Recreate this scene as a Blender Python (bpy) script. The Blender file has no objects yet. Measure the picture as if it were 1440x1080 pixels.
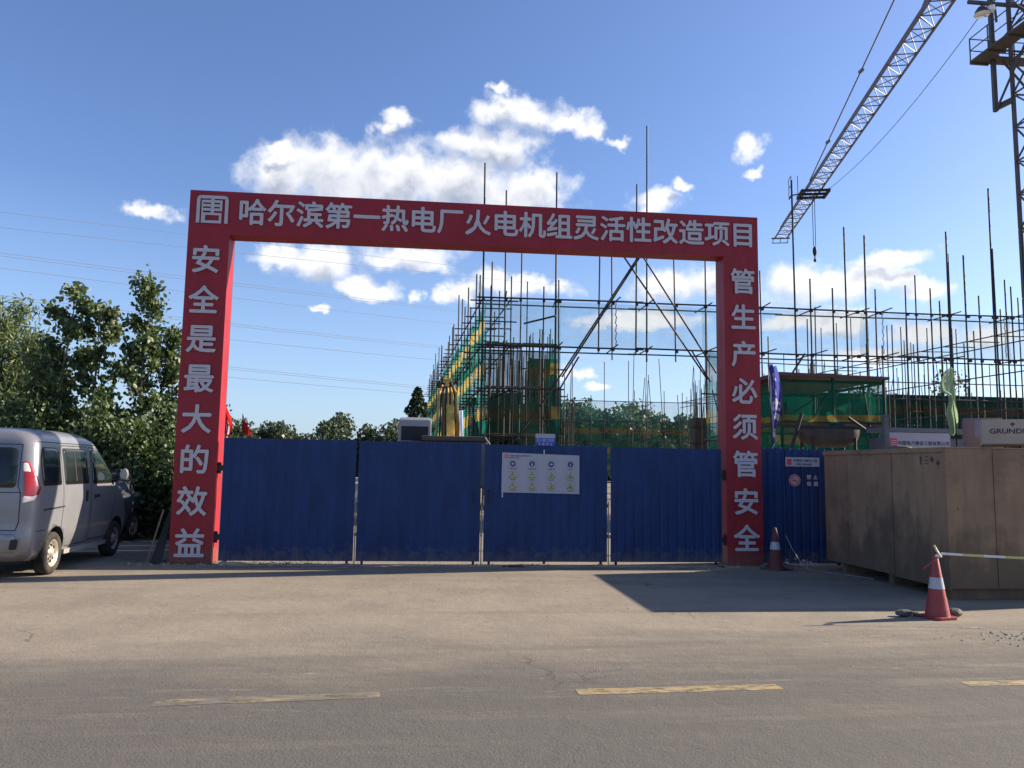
import bpy, bmesh, math, random
from math import sin, cos, pi, radians, sqrt, atan2
from mathutils import Vector, Matrix
random.seed(7)
S = bpy.context.scene
COL = S.collection

# ------------------------------------------------------------------ camera, sky, sun, exposure
PITCH, ROLL, F_PX, EYE = radians(6.08), radians(0.88), 1100.0, 1.6
cp, sp, cr, sr = cos(PITCH), sin(PITCH), cos(ROLL), sin(ROLL)
r_ = Vector((1, 0, 0)); u_ = Vector((0, -sp, cp)); d_ = Vector((0, cp, sp))
rx_ = cr*r_ + sr*u_; ux_ = -sr*r_ + cr*u_
cam_d = bpy.data.cameras.new('camera'); cam = bpy.data.objects.new('camera', cam_d); COL.objects.link(cam)
cam_d.sensor_width = 36; cam_d.lens = 36*F_PX/1440; cam_d.clip_end = 3000; cam_d.clip_start = 0.05
cam.matrix_world = Matrix(((rx_.x, ux_.x, -d_.x, 0), (rx_.y, ux_.y, -d_.y, 0), (rx_.z, ux_.z, -d_.z, EYE), (0, 0, 0, 1)))
S.camera = cam

SUN_AZ = atan2(0.96, 0.275)        # from +Y towards +X
SUN_EL = radians(25)
sund = bpy.data.lights.new('sun', 'SUN'); sund.energy = 5.0; sund.angle = radians(0.5); sund.color = (1, 0.87, 0.70)
sun = bpy.data.objects.new('sun', sund); COL.objects.link(sun)
tosun = Vector((sin(SUN_AZ)*cos(SUN_EL), cos(SUN_AZ)*cos(SUN_EL), sin(SUN_EL)))
sun.rotation_euler = tosun.to_track_quat('Z', 'Y').to_euler(); sun.location = (20, 10, 30)
S.view_settings.view_transform = 'Standard'; S.view_settings.look = 'None'
S.view_settings.gamma = 1; S.view_settings.use_curve_mapping = False
S.view_settings.exposure = 1.22
SKY_K = 0.072
S.cycles.transparent_max_bounces = 32; S.cycles.max_bounces = 6

def build_world():
    w = bpy.data.worlds.new('World'); S.world = w; w.use_nodes = True
    nt = w.node_tree; N = nt.nodes; Lk = nt.links; N.clear()
    out = N.new('ShaderNodeOutputWorld'); bg = N.new('ShaderNodeBackground')
    sky = N.new('ShaderNodeTexSky'); sky.sky_type = 'NISHITA'; sky.sun_disc = False
    sky.sun_elevation = SUN_EL; sky.sun_rotation = SUN_AZ
    sky.air_density = 1.0; sky.dust_density = 1.1; sky.ozone_density = 2.4; sky.altitude = 100
    bg.inputs['Strength'].default_value = SKY_K
    def math_(op, a, b=None, c=None, clamp=False):
        n = N.new('ShaderNodeMath'); n.operation = op; n.use_clamp = clamp
        for i, v in enumerate((a, b, c)):
            if v is None: continue
            if isinstance(v, (int, float)): n.inputs[i].default_value = v
            else: Lk.new(v, n.inputs[i])
        return n.outputs[0]
    geo = N.new('ShaderNodeTexCoord'); sep = N.new('ShaderNodeSeparateXYZ'); Lk.new(geo.outputs['Generated'], sep.inputs[0])
    az = math_('ARCTAN2', sep.outputs[0], sep.outputs[1]); el = math_('ARCSINE', sep.outputs[2])
    comb = N.new('ShaderNodeCombineXYZ'); Lk.new(az, comb.inputs[0]); Lk.new(el, comb.inputs[1])
    # clouds are laid out by compass bearing and elevation
    nz = N.new('ShaderNodeTexNoise'); nz.inputs['Scale'].default_value = 26; nz.inputs['Detail'].default_value = 7; nz.inputs['Roughness'].default_value = .58
    Lk.new(comb.outputs[0], nz.inputs['Vector'])
    sub = N.new('ShaderNodeVectorMath'); sub.operation = 'SUBTRACT'; Lk.new(nz.outputs['Color'], sub.inputs[0]); sub.inputs[1].default_value = (.5, .5, .5)
    scl = N.new('ShaderNodeVectorMath'); scl.operation = 'MULTIPLY'; Lk.new(sub.outputs[0], scl.inputs[0]); scl.inputs[1].default_value = (.060, .045, 0)
    wv = N.new('ShaderNodeVectorMath'); wv.operation = 'ADD'; Lk.new(comb.outputs[0], wv.inputs[0]); Lk.new(scl.outputs[0], wv.inputs[1])
    CL = [(-0.296,0.347,0.050,0.033),(-0.235,0.357,0.070,0.038),(-0.153,0.356,0.092,0.040),(-0.07,0.352,0.085,0.038),(0.02,0.345,0.055,0.034),(-.30,.375,.020,.008),(.14,.405,.018,.006),(-.02,.47,.012,.006),(.46,.245,.04,.010),(-0.024,0.401,0.052,0.028),(-0.069,0.404,0.03,0.018),(-0.02,0.445,0.036,0.019),(0.023,0.437,0.043,0.016),(0.07,0.426,0.034,0.011),(0.103,0.419,0.021,0.011),(-0.156,0.424,0.024,0.013),(-0.174,0.413,0.015,0.008),(-0.452,0.289,0.029,0.009),(0.302,0.387,0.017,0.012),(0.306,0.361,0.013,0.006),(0.182,0.33,0.031,0.014),(0.215,0.349,0.013,0.007),(-0.292,0.252,0.029,0.012),(-0.244,0.247,0.046,0.021),(-0.203,0.221,0.038,0.012),(-0.176,0.216,0.023,0.011),(-0.129,0.211,0.013,0.009),(-0.088,0.214,0.018,0.009),(-0.062,0.222,0.023,0.014),(-0.141,0.262,0.064,0.016),(-0.118,0.252,0.037,0.011),(0.021,0.229,0.057,0.013),(-0.03,0.239,0.028,0.014),(0.199,0.229,0.053,0.018),(0.252,0.235,0.043,0.019),(0.349,0.228,0.042,0.022),(0.401,0.216,0.046,0.021),(0.452,0.223,0.033,0.016),(0.488,0.207,0.026,0.012),(0.361,0.181,0.063,0.012),(0.483,0.158,0.035,0.013),(0.549,0.147,0.033,0.014),(0.438,0.136,0.051,0.01),(0.084,0.121,0.022,0.01),(0.107,0.102,0.02,0.006),(-0.246,0.191,0.012,0.005),(0.163,0.188,0.08,0.011),(0.4,0.175,0.046,0.012),
          (-.9,.3,.10,.03),(-1.3,.22,.16,.02),(-1.9,.35,.14,.04),(.85,.27,.08,.025),(1.15,.17,.12,.02),(2.2,.3,.2,.05),(3.0,.25,.14,.03),(-2.6,.2,.18,.03)]
    def field(vec_out):
        cur = None
        for a, e, ra, re in CL:
            s1 = N.new('ShaderNodeVectorMath'); s1.operation = 'SUBTRACT'; Lk.new(vec_out, s1.inputs[0]); s1.inputs[1].default_value = (a, e, 0)
            s2 = N.new('ShaderNodeVectorMath'); s2.operation = 'MULTIPLY'; Lk.new(s1.outputs[0], s2.inputs[0]); s2.inputs[1].default_value = (.97/ra, .95/re, 0)
            s3 = N.new('ShaderNodeVectorMath'); s3.operation = 'LENGTH'; Lk.new(s2.outputs[0], s3.inputs[0])
            cur = s3.outputs['Value'] if cur is None else math_('SMOOTH_MIN', cur, s3.outputs['Value'], .25)
        return cur
    f = field(wv.outputs[0])
    dn = N.new('ShaderNodeTexNoise'); dn.inputs['Scale'].default_value = 28; dn.inputs['Detail'].default_value = 9; dn.inputs['Roughness'].default_value = .55
    Lk.new(comb.outputs[0], dn.inputs['Vector'])
    k = math_('MULTIPLY_ADD', dn.outputs['Fac'], 1.7, .34)
    g = math_('SUBTRACT', k, f)
    dens = N.new('ShaderNodeMapRange'); dens.interpolation_type = 'SMOOTHSTEP'; Lk.new(g, dens.inputs['Value'])
    dens.inputs['From Min'].default_value = -.12; dens.inputs['From Max'].default_value = .78
    # cloud colour: bright sunlit edge and tops, greyer thick cores
    cn = N.new('ShaderNodeTexNoise'); cn.inputs['Scale'].default_value = 17; cn.inputs['Detail'].default_value = 6; Lk.new(wv.outputs[0], cn.inputs['Vector'])
    up = N.new('ShaderNodeVectorMath'); up.operation = 'ADD'; Lk.new(wv.outputs[0], up.inputs[0]); up.inputs[1].default_value = (.006, .020, 0)
    g_up = math_('SUBTRACT', k, field(up.outputs[0]))          # how much cloud lies above: shaded bases
    core = N.new('ShaderNodeMapRange'); Lk.new(g_up, core.inputs['Value']); core.inputs['From Min'].default_value = .30; core.inputs['From Max'].default_value = .95; core.inputs['To Min'].default_value = 0; core.inputs['To Max'].default_value = 1
    cmul = math_('MULTIPLY', core.outputs[0], math_('MULTIPLY_ADD', cn.outputs['Fac'], 2.4, -.55, clamp=True), clamp=True)
    cc = N.new('ShaderNodeMixRGB'); cc.inputs['Color1'].default_value = (6.6, 6.6, 6.7, 1); cc.inputs['Color2'].default_value = (2.7, 3.0, 3.8, 1); Lk.new(cmul, cc.inputs['Fac'])
    # thin veil low in the sky
    hz = N.new('ShaderNodeMapRange'); Lk.new(el, hz.inputs['Value']); hz.inputs['From Min'].default_value = -.02; hz.inputs['From Max'].default_value = .32; hz.inputs['To Min'].default_value = .36; hz.inputs['To Max'].default_value = 0
    skyc = N.new('ShaderNodeMixRGB'); skyc.blend_type = 'MULTIPLY'; skyc.inputs['Fac'].default_value = 1; Lk.new(sky.outputs[0], skyc.inputs['Color1']); skyc.inputs['Color2'].default_value = (.87, .96, 1.21, 1)
    m0 = N.new('ShaderNodeMixRGB'); Lk.new(hz.outputs[0], m0.inputs['Fac']); Lk.new(skyc.outputs[0], m0.inputs['Color1']); m0.inputs['Color2'].default_value = (4.0, 5.4, 7.0, 1)
    mx = N.new('ShaderNodeMixRGB'); Lk.new(m0.outputs[0], mx.inputs['Color1']); Lk.new(cc.outputs[0], mx.inputs['Color2'])
    Lk.new(math_('MULTIPLY', dens.outputs[0], .95), mx.inputs['Fac'])
    Lk.new(mx.outputs[0], bg.inputs['Color']); Lk.new(bg.outputs[0], out.inputs[0])
build_world()

# ------------------------------------------------------------------ helpers
YAW = 0.101                                   # the gate and the building site run at this angle
O = Vector((-5.382, 12.573, 0)); AX = Vector((cos(YAW), sin(YAW), 0)); NX = Vector((-sin(YAW), cos(YAW), 0))
def W(s, o, h=0.0): return O + AX*s + NX*o + Vector((0, 0, h))

def tag(o, label=None, cat=None, group=None, kind=None):
    if label: o['label'] = label
    if cat: o['category'] = cat
    if group: o['group'] = group
    if kind: o['kind'] = kind
    return o

def thing(name, label, cat, loc, rz=0.0, group=None):
    o = bpy.data.objects.new(name, None); COL.objects.link(o); o.empty_display_size = .2
    o.location = loc; o.rotation_euler = (0, 0, rz)
    return tag(o, label, cat, group)

def sthing(name, label, cat, s, o, h=0.0, group=None):      # a thing placed in the site's own axes
    return thing(name, label, cat, W(s, o, h), YAW, group)

class MB:
    def __init__(self, org=(0, 0, 0)):
        self.v = []; self.f = []; self.mi = []; self.sm = []; self.o = Vector(org)
    def add(self, vs, fs, mi=0, smooth=False):
        b = len(self.v); self.v += [tuple(Vector(p)-self.o) for p in vs]
        for f in fs: self.f.append([b+i for i in f]); self.mi.append(mi); self.sm.append(smooth)
        return self
    def box(self, x0, x1, y0, y1, z0, z1, mi=0):
        vs = [(x, y, z) for z in (z0, z1) for y in (y0, y1) for x in (x0, x1)]
        return self.add(vs, [(0, 2, 3, 1), (4, 5, 7, 6), (0, 1, 5, 4), (2, 6, 7, 3), (0, 4, 6, 2), (1, 3, 7, 5)], mi)
    def tube(self, p0, p1, r0, r1=None, n=8, mi=0, caps=True, smooth=True):
        if r1 is None: r1 = r0
        p0 = Vector(p0); p1 = Vector(p1); d = (p1-p0).normalized()
        a = d.orthogonal().normalized(); b = d.cross(a)
        vs = [p+(a*cos(2*pi*i/n)+b*sin(2*pi*i/n))*r for p, r in ((p0, r0), (p1, r1)) for i in range(n)]
        self.add(vs, [(i, (i+1) % n, n+(i+1) % n, n+i) for i in range(n)], mi, smooth)
        if caps: self.add(vs, [tuple(range(n))[::-1], tuple(range(n, 2*n))], mi)
        return self
    def path(self, pts, r, n=6, mi=0):
        for i in range(len(pts)-1):
            q = r if not isinstance(r, (list, tuple)) else r[i]; q1 = r if not isinstance(r, (list, tuple)) else r[i+1]
            self.tube(pts[i], pts[i+1], q, q1, n, mi)
        return self
    def beam(self, p0, p1, w, h, mi=0):
        p0 = Vector(p0); p1 = Vector(p1); d = (p1-p0).normalized()
        up = Vector((0, 0, 1)) if abs(d.z) < .95 else Vector((0, 1, 0))
        a = d.cross(up).normalized()*w/2; b = a.cross(d).normalized()*h/2
        vs = [p+i*a+j*b for p in (p0, p1) for i, j in ((-1, -1), (1, -1), (1, 1), (-1, 1))]
        return self.add(vs, [(0, 1, 2, 3), (7, 6, 5, 4), (0, 4, 5, 1), (1, 5, 6, 2), (2, 6, 7, 3), (3, 7, 4, 0)], mi)
    def lathe(self, prof, c=(0, 0, 0), axis='Z', n=24, mi=0, smooth=True):
        c = Vector(c); vs = []
        for r, z in prof:
            for i in range(n):
                t = 2*pi*i/n; p = (r*cos(t), r*sin(t), z)
                if axis == 'X': p = (p[2], p[0], p[1])
                if axis == 'Y': p = (p[1], p[2], p[0])
                vs.append(c+Vector(p))
        fs = [(k*n+i, k*n+(i+1) % n, (k+1)*n+(i+1) % n, (k+1)*n+i) for k in range(len(prof)-1) for i in range(n)]
        return self.add(vs, fs, mi, smooth)
    def poly(self, pts, z=0.0, thick=0.0, frame=None, mi=0):     # flat polygon, pts in 2D, frame maps (x, y, z) to 3D
        fr = frame or (lambda x, y, w: (x, y, w)); n = len(pts)
        top = [fr(x, y, z+thick) for x, y in pts]
        if thick == 0: return self.add(top, [tuple(range(n))], mi)
        bot = [fr(x, y, z) for x, y in pts]
        return self.add(bot+top, [tuple(range(n))[::-1], tuple(range(n, 2*n))]+[(i, (i+1) % n, n+(i+1) % n, n+i) for i in range(n)], mi)
    def mesh(self, name, mats):
        me = bpy.data.meshes.new(name); me.from_pydata(self.v, [], self.f)
        for m in (mats if isinstance(mats, (list, tuple)) else [mats]): me.materials.append(m)
        me.polygons.foreach_set('material_index', self.mi); me.polygons.foreach_set('use_smooth', self.sm)
        me.update(); return me
    def build(self, name, mats, parent=None, bevel=0.0, **kw):
        me = self.mesh(name, mats)
        if bevel:
            bm = bmesh.new(); bm.from_mesh(me); bmesh.ops.remove_doubles(bm, verts=bm.verts, dist=1e-5)
            bmesh.ops.recalc_face_normals(bm, faces=bm.faces)
            bmesh.ops.bevel(bm, geom=[e for e in bm.edges if e.calc_face_angle(0) > .5], offset=bevel, segments=2, profile=.6, affect='EDGES')
            bm.to_mesh(me); bm.free()
        return link(name, me, parent, **kw)

def link(name, me, parent=None, label=None, cat=None, group=None, kind=None, loc=None, mat4=None):
    o = bpy.data.objects.new(name, me); COL.objects.link(o)
    if parent: o.parent = parent
    if loc is not None: o.location = loc
    if mat4 is not None: o.matrix_local = mat4
    return tag(o, label, cat, group, kind)

def copy_tree(o, parent=None):
    c = o.copy(); COL.objects.link(c); c.parent = parent
    for ch in list(o.children): copy_tree(ch, c)
    return c

# ------------------------------------------------------------------ materials
def mat(name, col, rough=.6, metal=0.0, var=0.0, vscale=3.0, col2=None, bump=0.0, bscale=30.0, spec=.5, coat=0.0, stretch=(1, 1, 1), obj=True, detail=6, lo=.35, hi=.65, dirt=0.0, dirt_h=.35):
    m = bpy.data.materials.new(name); m.use_nodes = True; nt = m.node_tree; N = nt.nodes; Lk = nt.links
    b = N['Principled BSDF']; b.inputs['Base Color'].default_value = (*col, 1); b.inputs['Roughness'].default_value = rough; b.inputs['Metallic'].default_value = metal
    b.inputs['Specular IOR Level'].default_value = spec; b.inputs['Coat Weight'].default_value = coat
    tc = N.new('ShaderNodeTexCoord'); mp = N.new('ShaderNodeMapping'); Lk.new(tc.outputs['Object' if obj else 'Generated'], mp.inputs[0]); mp.inputs['Scale'].default_value = stretch
    if var or col2:
        n = N.new('ShaderNodeTexNoise'); n.inputs['Scale'].default_value = vscale; n.inputs['Detail'].default_value = detail; n.inputs['Roughness'].default_value = .65; Lk.new(mp.outputs[0], n.inputs[0])
        r = N.new('ShaderNodeMapRange'); Lk.new(n.outputs['Fac'], r.inputs['Value']); r.inputs['From Min'].default_value = lo; r.inputs['From Max'].default_value = hi
        x = N.new('ShaderNodeMixRGB'); Lk.new(r.outputs[0], x.inputs['Fac'])
        c2 = col2 or tuple(c*(1-var) for c in col)
        x.inputs['Color1'].default_value = (*col, 1); x.inputs['Color2'].default_value = (*c2, 1); Lk.new(x.outputs[0], b.inputs['Base Color'])
        if dirt:                       # mud splashed up from the ground plus a few scuffs
            sz = N.new('ShaderNodeSeparateXYZ'); Lk.new(tc.outputs['Object'], sz.inputs[0])
            hr = N.new('ShaderNodeMapRange'); Lk.new(sz.outputs[2], hr.inputs['Value']); hr.inputs['From Min'].default_value = 0; hr.inputs['From Max'].default_value = dirt_h; hr.inputs['To Min'].default_value = .30; hr.inputs['To Max'].default_value = -.12
            n3 = N.new('ShaderNodeTexNoise'); n3.inputs['Scale'].default_value = 7; n3.inputs['Detail'].default_value = 8; n3.inputs['Roughness'].default_value = .7; Lk.new(tc.outputs['Object'], n3.inputs[0])
            ad = N.new('ShaderNodeMath'); ad.operation = 'ADD'; Lk.new(hr.outputs[0], ad.inputs[0]); Lk.new(n3.outputs['Fac'], ad.inputs[1])
            dr = N.new('ShaderNodeMapRange'); Lk.new(ad.outputs[0], dr.inputs['Value']); dr.inputs['From Min'].default_value = .50; dr.inputs['From Max'].default_value = .80; dr.inputs['To Max'].default_value = dirt
            y = N.new('ShaderNodeMixRGB'); Lk.new(dr.outputs[0], y.inputs['Fac']); Lk.new(x.outputs[0], y.inputs['Color1']); y.inputs['Color2'].default_value = (.15, .12, .09, 1); Lk.new(y.outputs[0], b.inputs['Base Color'])
    if bump:
        n2 = N.new('ShaderNodeTexNoise'); n2.inputs['Scale'].default_value = bscale; n2.inputs['Detail'].default_value = 5; Lk.new(mp.outputs[0], n2.inputs[0])
        bp = N.new('ShaderNodeBump'); bp.inputs['Strength'].default_value = bump; bp.inputs['Distance'].default_value = .045 if bscale < 4 else .02; Lk.new(n2.outputs['Fac'], bp.inputs['Height']); Lk.new(bp.outputs[0], b.inputs['Normal'])
    return m

M = {}
M['red'] = mat('red_banner_cloth', (.30, .016, .028), .5, dirt=.55, dirt_h=.45, var=.25, vscale=1.2, bump=.75, bscale=2.6, spec=.35, stretch=(1, 1, .6))
M['white_print'] = mat('white_print', (.47, .46, .49), .6, var=.06, vscale=5)
M['blue'] = mat('blue_sheet_steel', (.007, .036, .138), .5, dirt=.6, dirt_h=.4, var=.34, vscale=2.2, bump=.5, bscale=2.2, stretch=(2, 2, .5), spec=.3)
M['blue_frame'] = mat('blue_frame_steel', (.007, .020, .075), .5, var=.3)
M['black'] = mat('black_steel', (.02, .02, .022), .6, var=.3)
M['pipe'] = mat('scaffold_pipe', (.018, .016, .017), .65, metal=.0, col2=(.032, .021, .016), vscale=1.6)
M['pipe_thin'] = mat('rebar_rust', (.026, .020, .018), .8, col2=(.018, .017, .017), vscale=3)
M['grey_steel'] = mat('grey_steel', (.12, .125, .145), .5, metal=.3, var=.3)
M['crane'] = mat('hazed_crane_steel', (.17, .165, .195), .6, metal=.1, var=.25, vscale=.8)  # paler, bluer steel: distance haze put into the colour
M['crane_rust'] = mat('crane_platform', (.075, .058, .052), .6, metal=.1, col2=(.10, .092, .09), vscale=1.5)
M['ply'] = mat('plywood', (.33, .235, .165), .85, col2=(.25, .185, .14), vscale=1.5, bump=.2, bscale=12, spec=.15)
M['timber'] = mat('rough_timber', (.20, .140, .092), .9, var=.4, vscale=4, bump=.3, stretch=(1, 1, .2))
M['rubber'] = mat('tyre_rubber', (.022, .021, .02), .85, col2=(.06, .052, .045), vscale=8, spec=.2)
M['rim'] = mat('dusty_steel_rim', (.42, .38, .33), .5, metal=.4, col2=(.30, .26, .21), vscale=7)
M['silver'] = mat('silver_paint', (.235, .235, .25), .30, dirt=.7, dirt_h=.75, metal=.25, var=.10, vscale=3, coat=.35)
M['silver_low'] = mat('dusty_lower_paint', (.33, .31, .29), .55, metal=.2, var=.2, vscale=4)
M['carglass'] = mat('tinted_window_glass', (.008, .010, .010), .05, spec=.5, col2=(.016, .020, .018), vscale=2)
M['seam'] = mat('dark_trim', (.016, .016, .018), .7)
M['red_lens'] = mat('red_lamp_lens', (.30, .012, .014), .2, spec=.6, coat=.5)
M['clear_lens'] = mat('clear_lamp_lens', (.75, .66, .62), .18, spec=.6, coat=.5)
M['chrome'] = mat('mirror_chrome', (.7, .7, .68), .12, metal=1)
M['dark_paint'] = mat('dark_grey_paint', (.075, .08, .09), .35, metal=.3, coat=.3)
M['cone_red'] = mat('cone_plastic', (.33, .040, .036), .5, col2=(.24, .032, .03), vscale=9, bump=.1)
M['cone_white'] = mat('cone_reflective_band', (.42, .43, .47), .4, var=.12, vscale=12)
M['rock'] = mat('grey_rubble', (.12, .12, .115), .95, var=.45, vscale=7, bump=.6, bscale=14)
M['dirt'] = mat('dry_dirt', (.36, .29, .215), .95, col2=(.22, .18, .14), vscale=5, bump=.6, bscale=18)
M['tape'] = mat('barrier_tape', (.75, .70, .58), .5)
M['tape_y'] = mat('barrier_tape_yellow', (.60, .50, .16), .5)
M['bark'] = mat('bark', (.115, .095, .075), .95, col2=(.20, .18, .155), vscale=6, bump=.5, stretch=(2, 2, .5))
M['white_board'] = mat('white_board', (.36, .36, .41), .5, var=.06, vscale=2)
M['ink'] = mat('black_ink', (.05, .05, .07), .7)
M['ink_blue'] = mat('blue_print', (.018, .045, .16), .6)
M['ink_red'] = mat('red_print', (.62, .03, .04), .6)
M['ink_yellow'] = mat('yellow_print', (.50, .48, .05), .6)
M['frame_line'] = mat('grey_outline_print', (.22, .22, .24), .6)
M['cab'] = mat('cab_paint', (.30, .30, .32), .4, var=.15)
M['yellow_paint'] = mat('excavator_yellow', (.62, .38, .065), .5, col2=(.36, .21, .05), vscale=5)
M['concrete'] = mat('concrete', (.25, .24, .22), .9, var=.3, vscale=2)
M['formwork'] = mat('formwork_timber', (.10, .072, .045), .9, col2=(.045, .045, .035), vscale=1.4, stretch=(3, 3, .3))
M['cardboard'] = mat('pale_box_board', (.42, .36, .28), .8, var=.12)
M['pinkbox'] = mat('pinkish_box_board', (.19, .145, .145), .85, var=.15)
M['glass_lamp'] = mat('lamp_glass', (.85, .85, .8), .1, spec=.8)

def cloth(name, col, alpha=1.0, stripe=None, trans=.5, fold=0.0, stripe_w=(.36, .64)):
    """thin woven net or flag: part see-through, part translucent; optional band along local Z of the panel (Generated)"""
    m = bpy.data.materials.new(name); m.use_nodes = True; nt = m.node_tree; N = nt.nodes; Lk = nt.links; N.clear()
    out = N.new('ShaderNodeOutputMaterial'); d = N.new('ShaderNodeBsdfDiffuse'); t = N.new('ShaderNodeBsdfTranslucent'); mx = N.new('ShaderNodeMixShader'); mx.inputs[0].default_value = trans
    Lk.new(d.outputs[0], mx.inputs[1]); Lk.new(t.outputs[0], mx.inputs[2])
    tc = N.new('ShaderNodeTexCoord'); n = N.new('ShaderNodeTexNoise'); n.inputs['Scale'].default_value = 1.7; n.inputs['Detail'].default_value = 5; Lk.new(tc.outputs['Object'], n.inputs[0])
    c = N.new('ShaderNodeMixRGB'); c.inputs['Color1'].default_value = (*col, 1); c.inputs['Color2'].default_value = (*[v*.55 for v in col], 1); Lk.new(n.outputs['Fac'], c.inputs['Fac'])
    last = c.outputs[0]
    if stripe:
        uv = N.new('ShaderNodeSeparateXYZ'); Lk.new(tc.outputs['UV'], uv.inputs[0])
        a = N.new('ShaderNodeMath'); a.operation = 'SUBTRACT'; Lk.new(uv.outputs[1], a.inputs[0]); a.inputs[1].default_value = sum(stripe_w)/2
        b = N.new('ShaderNodeMath'); b.operation = 'ABSOLUTE'; Lk.new(a.outputs[0], b.inputs[0])
        e = N.new('ShaderNodeMath'); e.operation = 'LESS_THAN'; Lk.new(b.outputs[0], e.inputs[0]); e.inputs[1].default_value = (stripe_w[1]-stripe_w[0])/2
        c2 = N.new('ShaderNodeMixRGB'); Lk.new(e.outputs[0], c2.inputs['Fac']); Lk.new(last, c2.inputs['Color1']); c2.inputs['Color2'].default_value = (*stripe, 1); last = c2.outputs[0]
    Lk.new(last, d.inputs[0]); Lk.new(last, t.inputs[0])
    if alpha < 1:
        tr = N.new('ShaderNodeBsdfTransparent'); mm = N.new('ShaderNodeMixShader')
        mr = N.new('ShaderNodeMapRange'); Lk.new(n.outputs['Fac'], mr.inputs['Value']); mr.inputs['From Min'].default_value = .3; mr.inputs['From Max'].default_value = .7; mr.inputs['To Min'].default_value = alpha*.85; mr.inputs['To Max'].default_value = min(1, alpha*1.15)
        Lk.new(mr.outputs[0], mm.inputs[0]); Lk.new(tr.outputs[0], mm.inputs[1]); Lk.new(mx.outputs[0], mm.inputs[2]); Lk.new(mm.outputs[0], out.inputs[0])
    else: Lk.new(mx.outputs[0], out.inputs[0])
    return m
GREEN = (.015, .20, .145); YEL = (.36, .28, .07)
M['net'] = cloth('green_safety_net', GREEN, .62, YEL, .6)
M['net_dense'] = cloth('green_safety_net_dense', (.014, .055, .042), .94, (.030, .046, .026), .4)
M['net_shaded'] = cloth('shaded_wall_net', (.016, .055, .043), 1, (.050, .044, .022), .12)  # shade on the wall net put into a darker green
M['net_sheer'] = cloth('sheer_green_net', (.05, .26, .24), .26, None, .6)
M['net_far'] = cloth('far_green_net', (.035, .12, .085), .52, (.12, .105, .05), .5)
M['net_shed'] = cloth('shed_green_net', (.015, .25, .16), .62, YEL, .65, stripe_w=(.02, .17))
M['flag_blue'] = cloth('blue_flag_cloth', (.10, .12, .42), 1, None, .5)
M['flag_white'] = cloth('white_flag_print', (.75, .72, .8), 1, None, .4)
M['flag_red'] = cloth('red_flag_cloth', (.62, .035, .04), 1, None, .5)
M['flag_green'] = cloth('pale_green_flag_cloth', (.36, .50, .30), .9, None, .5)

def leafmat(name, c1, c2, trans=.35):
    m = bpy.data.materials.new(name); m.use_nodes = True; nt = m.node_tree; N = nt.nodes; Lk = nt.links; N.clear()
    out = N.new('ShaderNodeOutputMaterial'); g = N.new('ShaderNodeNewGeometry')
    r = N.new('ShaderNodeMixRGB'); Lk.new(g.outputs['Random Per Island'], r.inputs['Fac']); r.inputs['Color1'].default_value = (*c1, 1); r.inputs['Color2'].default_value = (*c2, 1)
    p = N.new('ShaderNodeBsdfPrincipled'); p.inputs['Roughness'].default_value = .48; p.inputs['Specular IOR Level'].default_value = .45; Lk.new(r.outputs[0], p.inputs['Base Color'])
    t = N.new('ShaderNodeBsdfTranslucent'); Lk.new(r.outputs[0], t.inputs[0]); mx = N.new('ShaderNodeMixShader'); mx.inputs[0].default_value = trans
    Lk.new(p.outputs[0], mx.inputs[1]); Lk.new(t.outputs[0], mx.inputs[2]); Lk.new(mx.outputs[0], out.inputs[0]); return m
M['poplar'] = leafmat('poplar_leaf', (.045, .085, .030), (.14, .175, .065))
M['willow'] = leafmat('willow_leaf', (.075, .12, .035), (.17, .20, .075))
M['bush'] = leafmat('bush_leaf', (.040, .078, .026), (.10, .135, .045))
M['fartree'] = leafmat('hazed_far_leaf', (.045, .070, .035), (.080, .105, .050))  # slightly lightened leaves, distance haze mixed into their colour
M['conifer'] = leafmat('dark_conifer_leaf', (.018, .040, .022), (.035, .062, .030))
M['weed'] = leafmat('weed_leaf', (.06, .10, .03), (.14, .15, .06))

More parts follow.
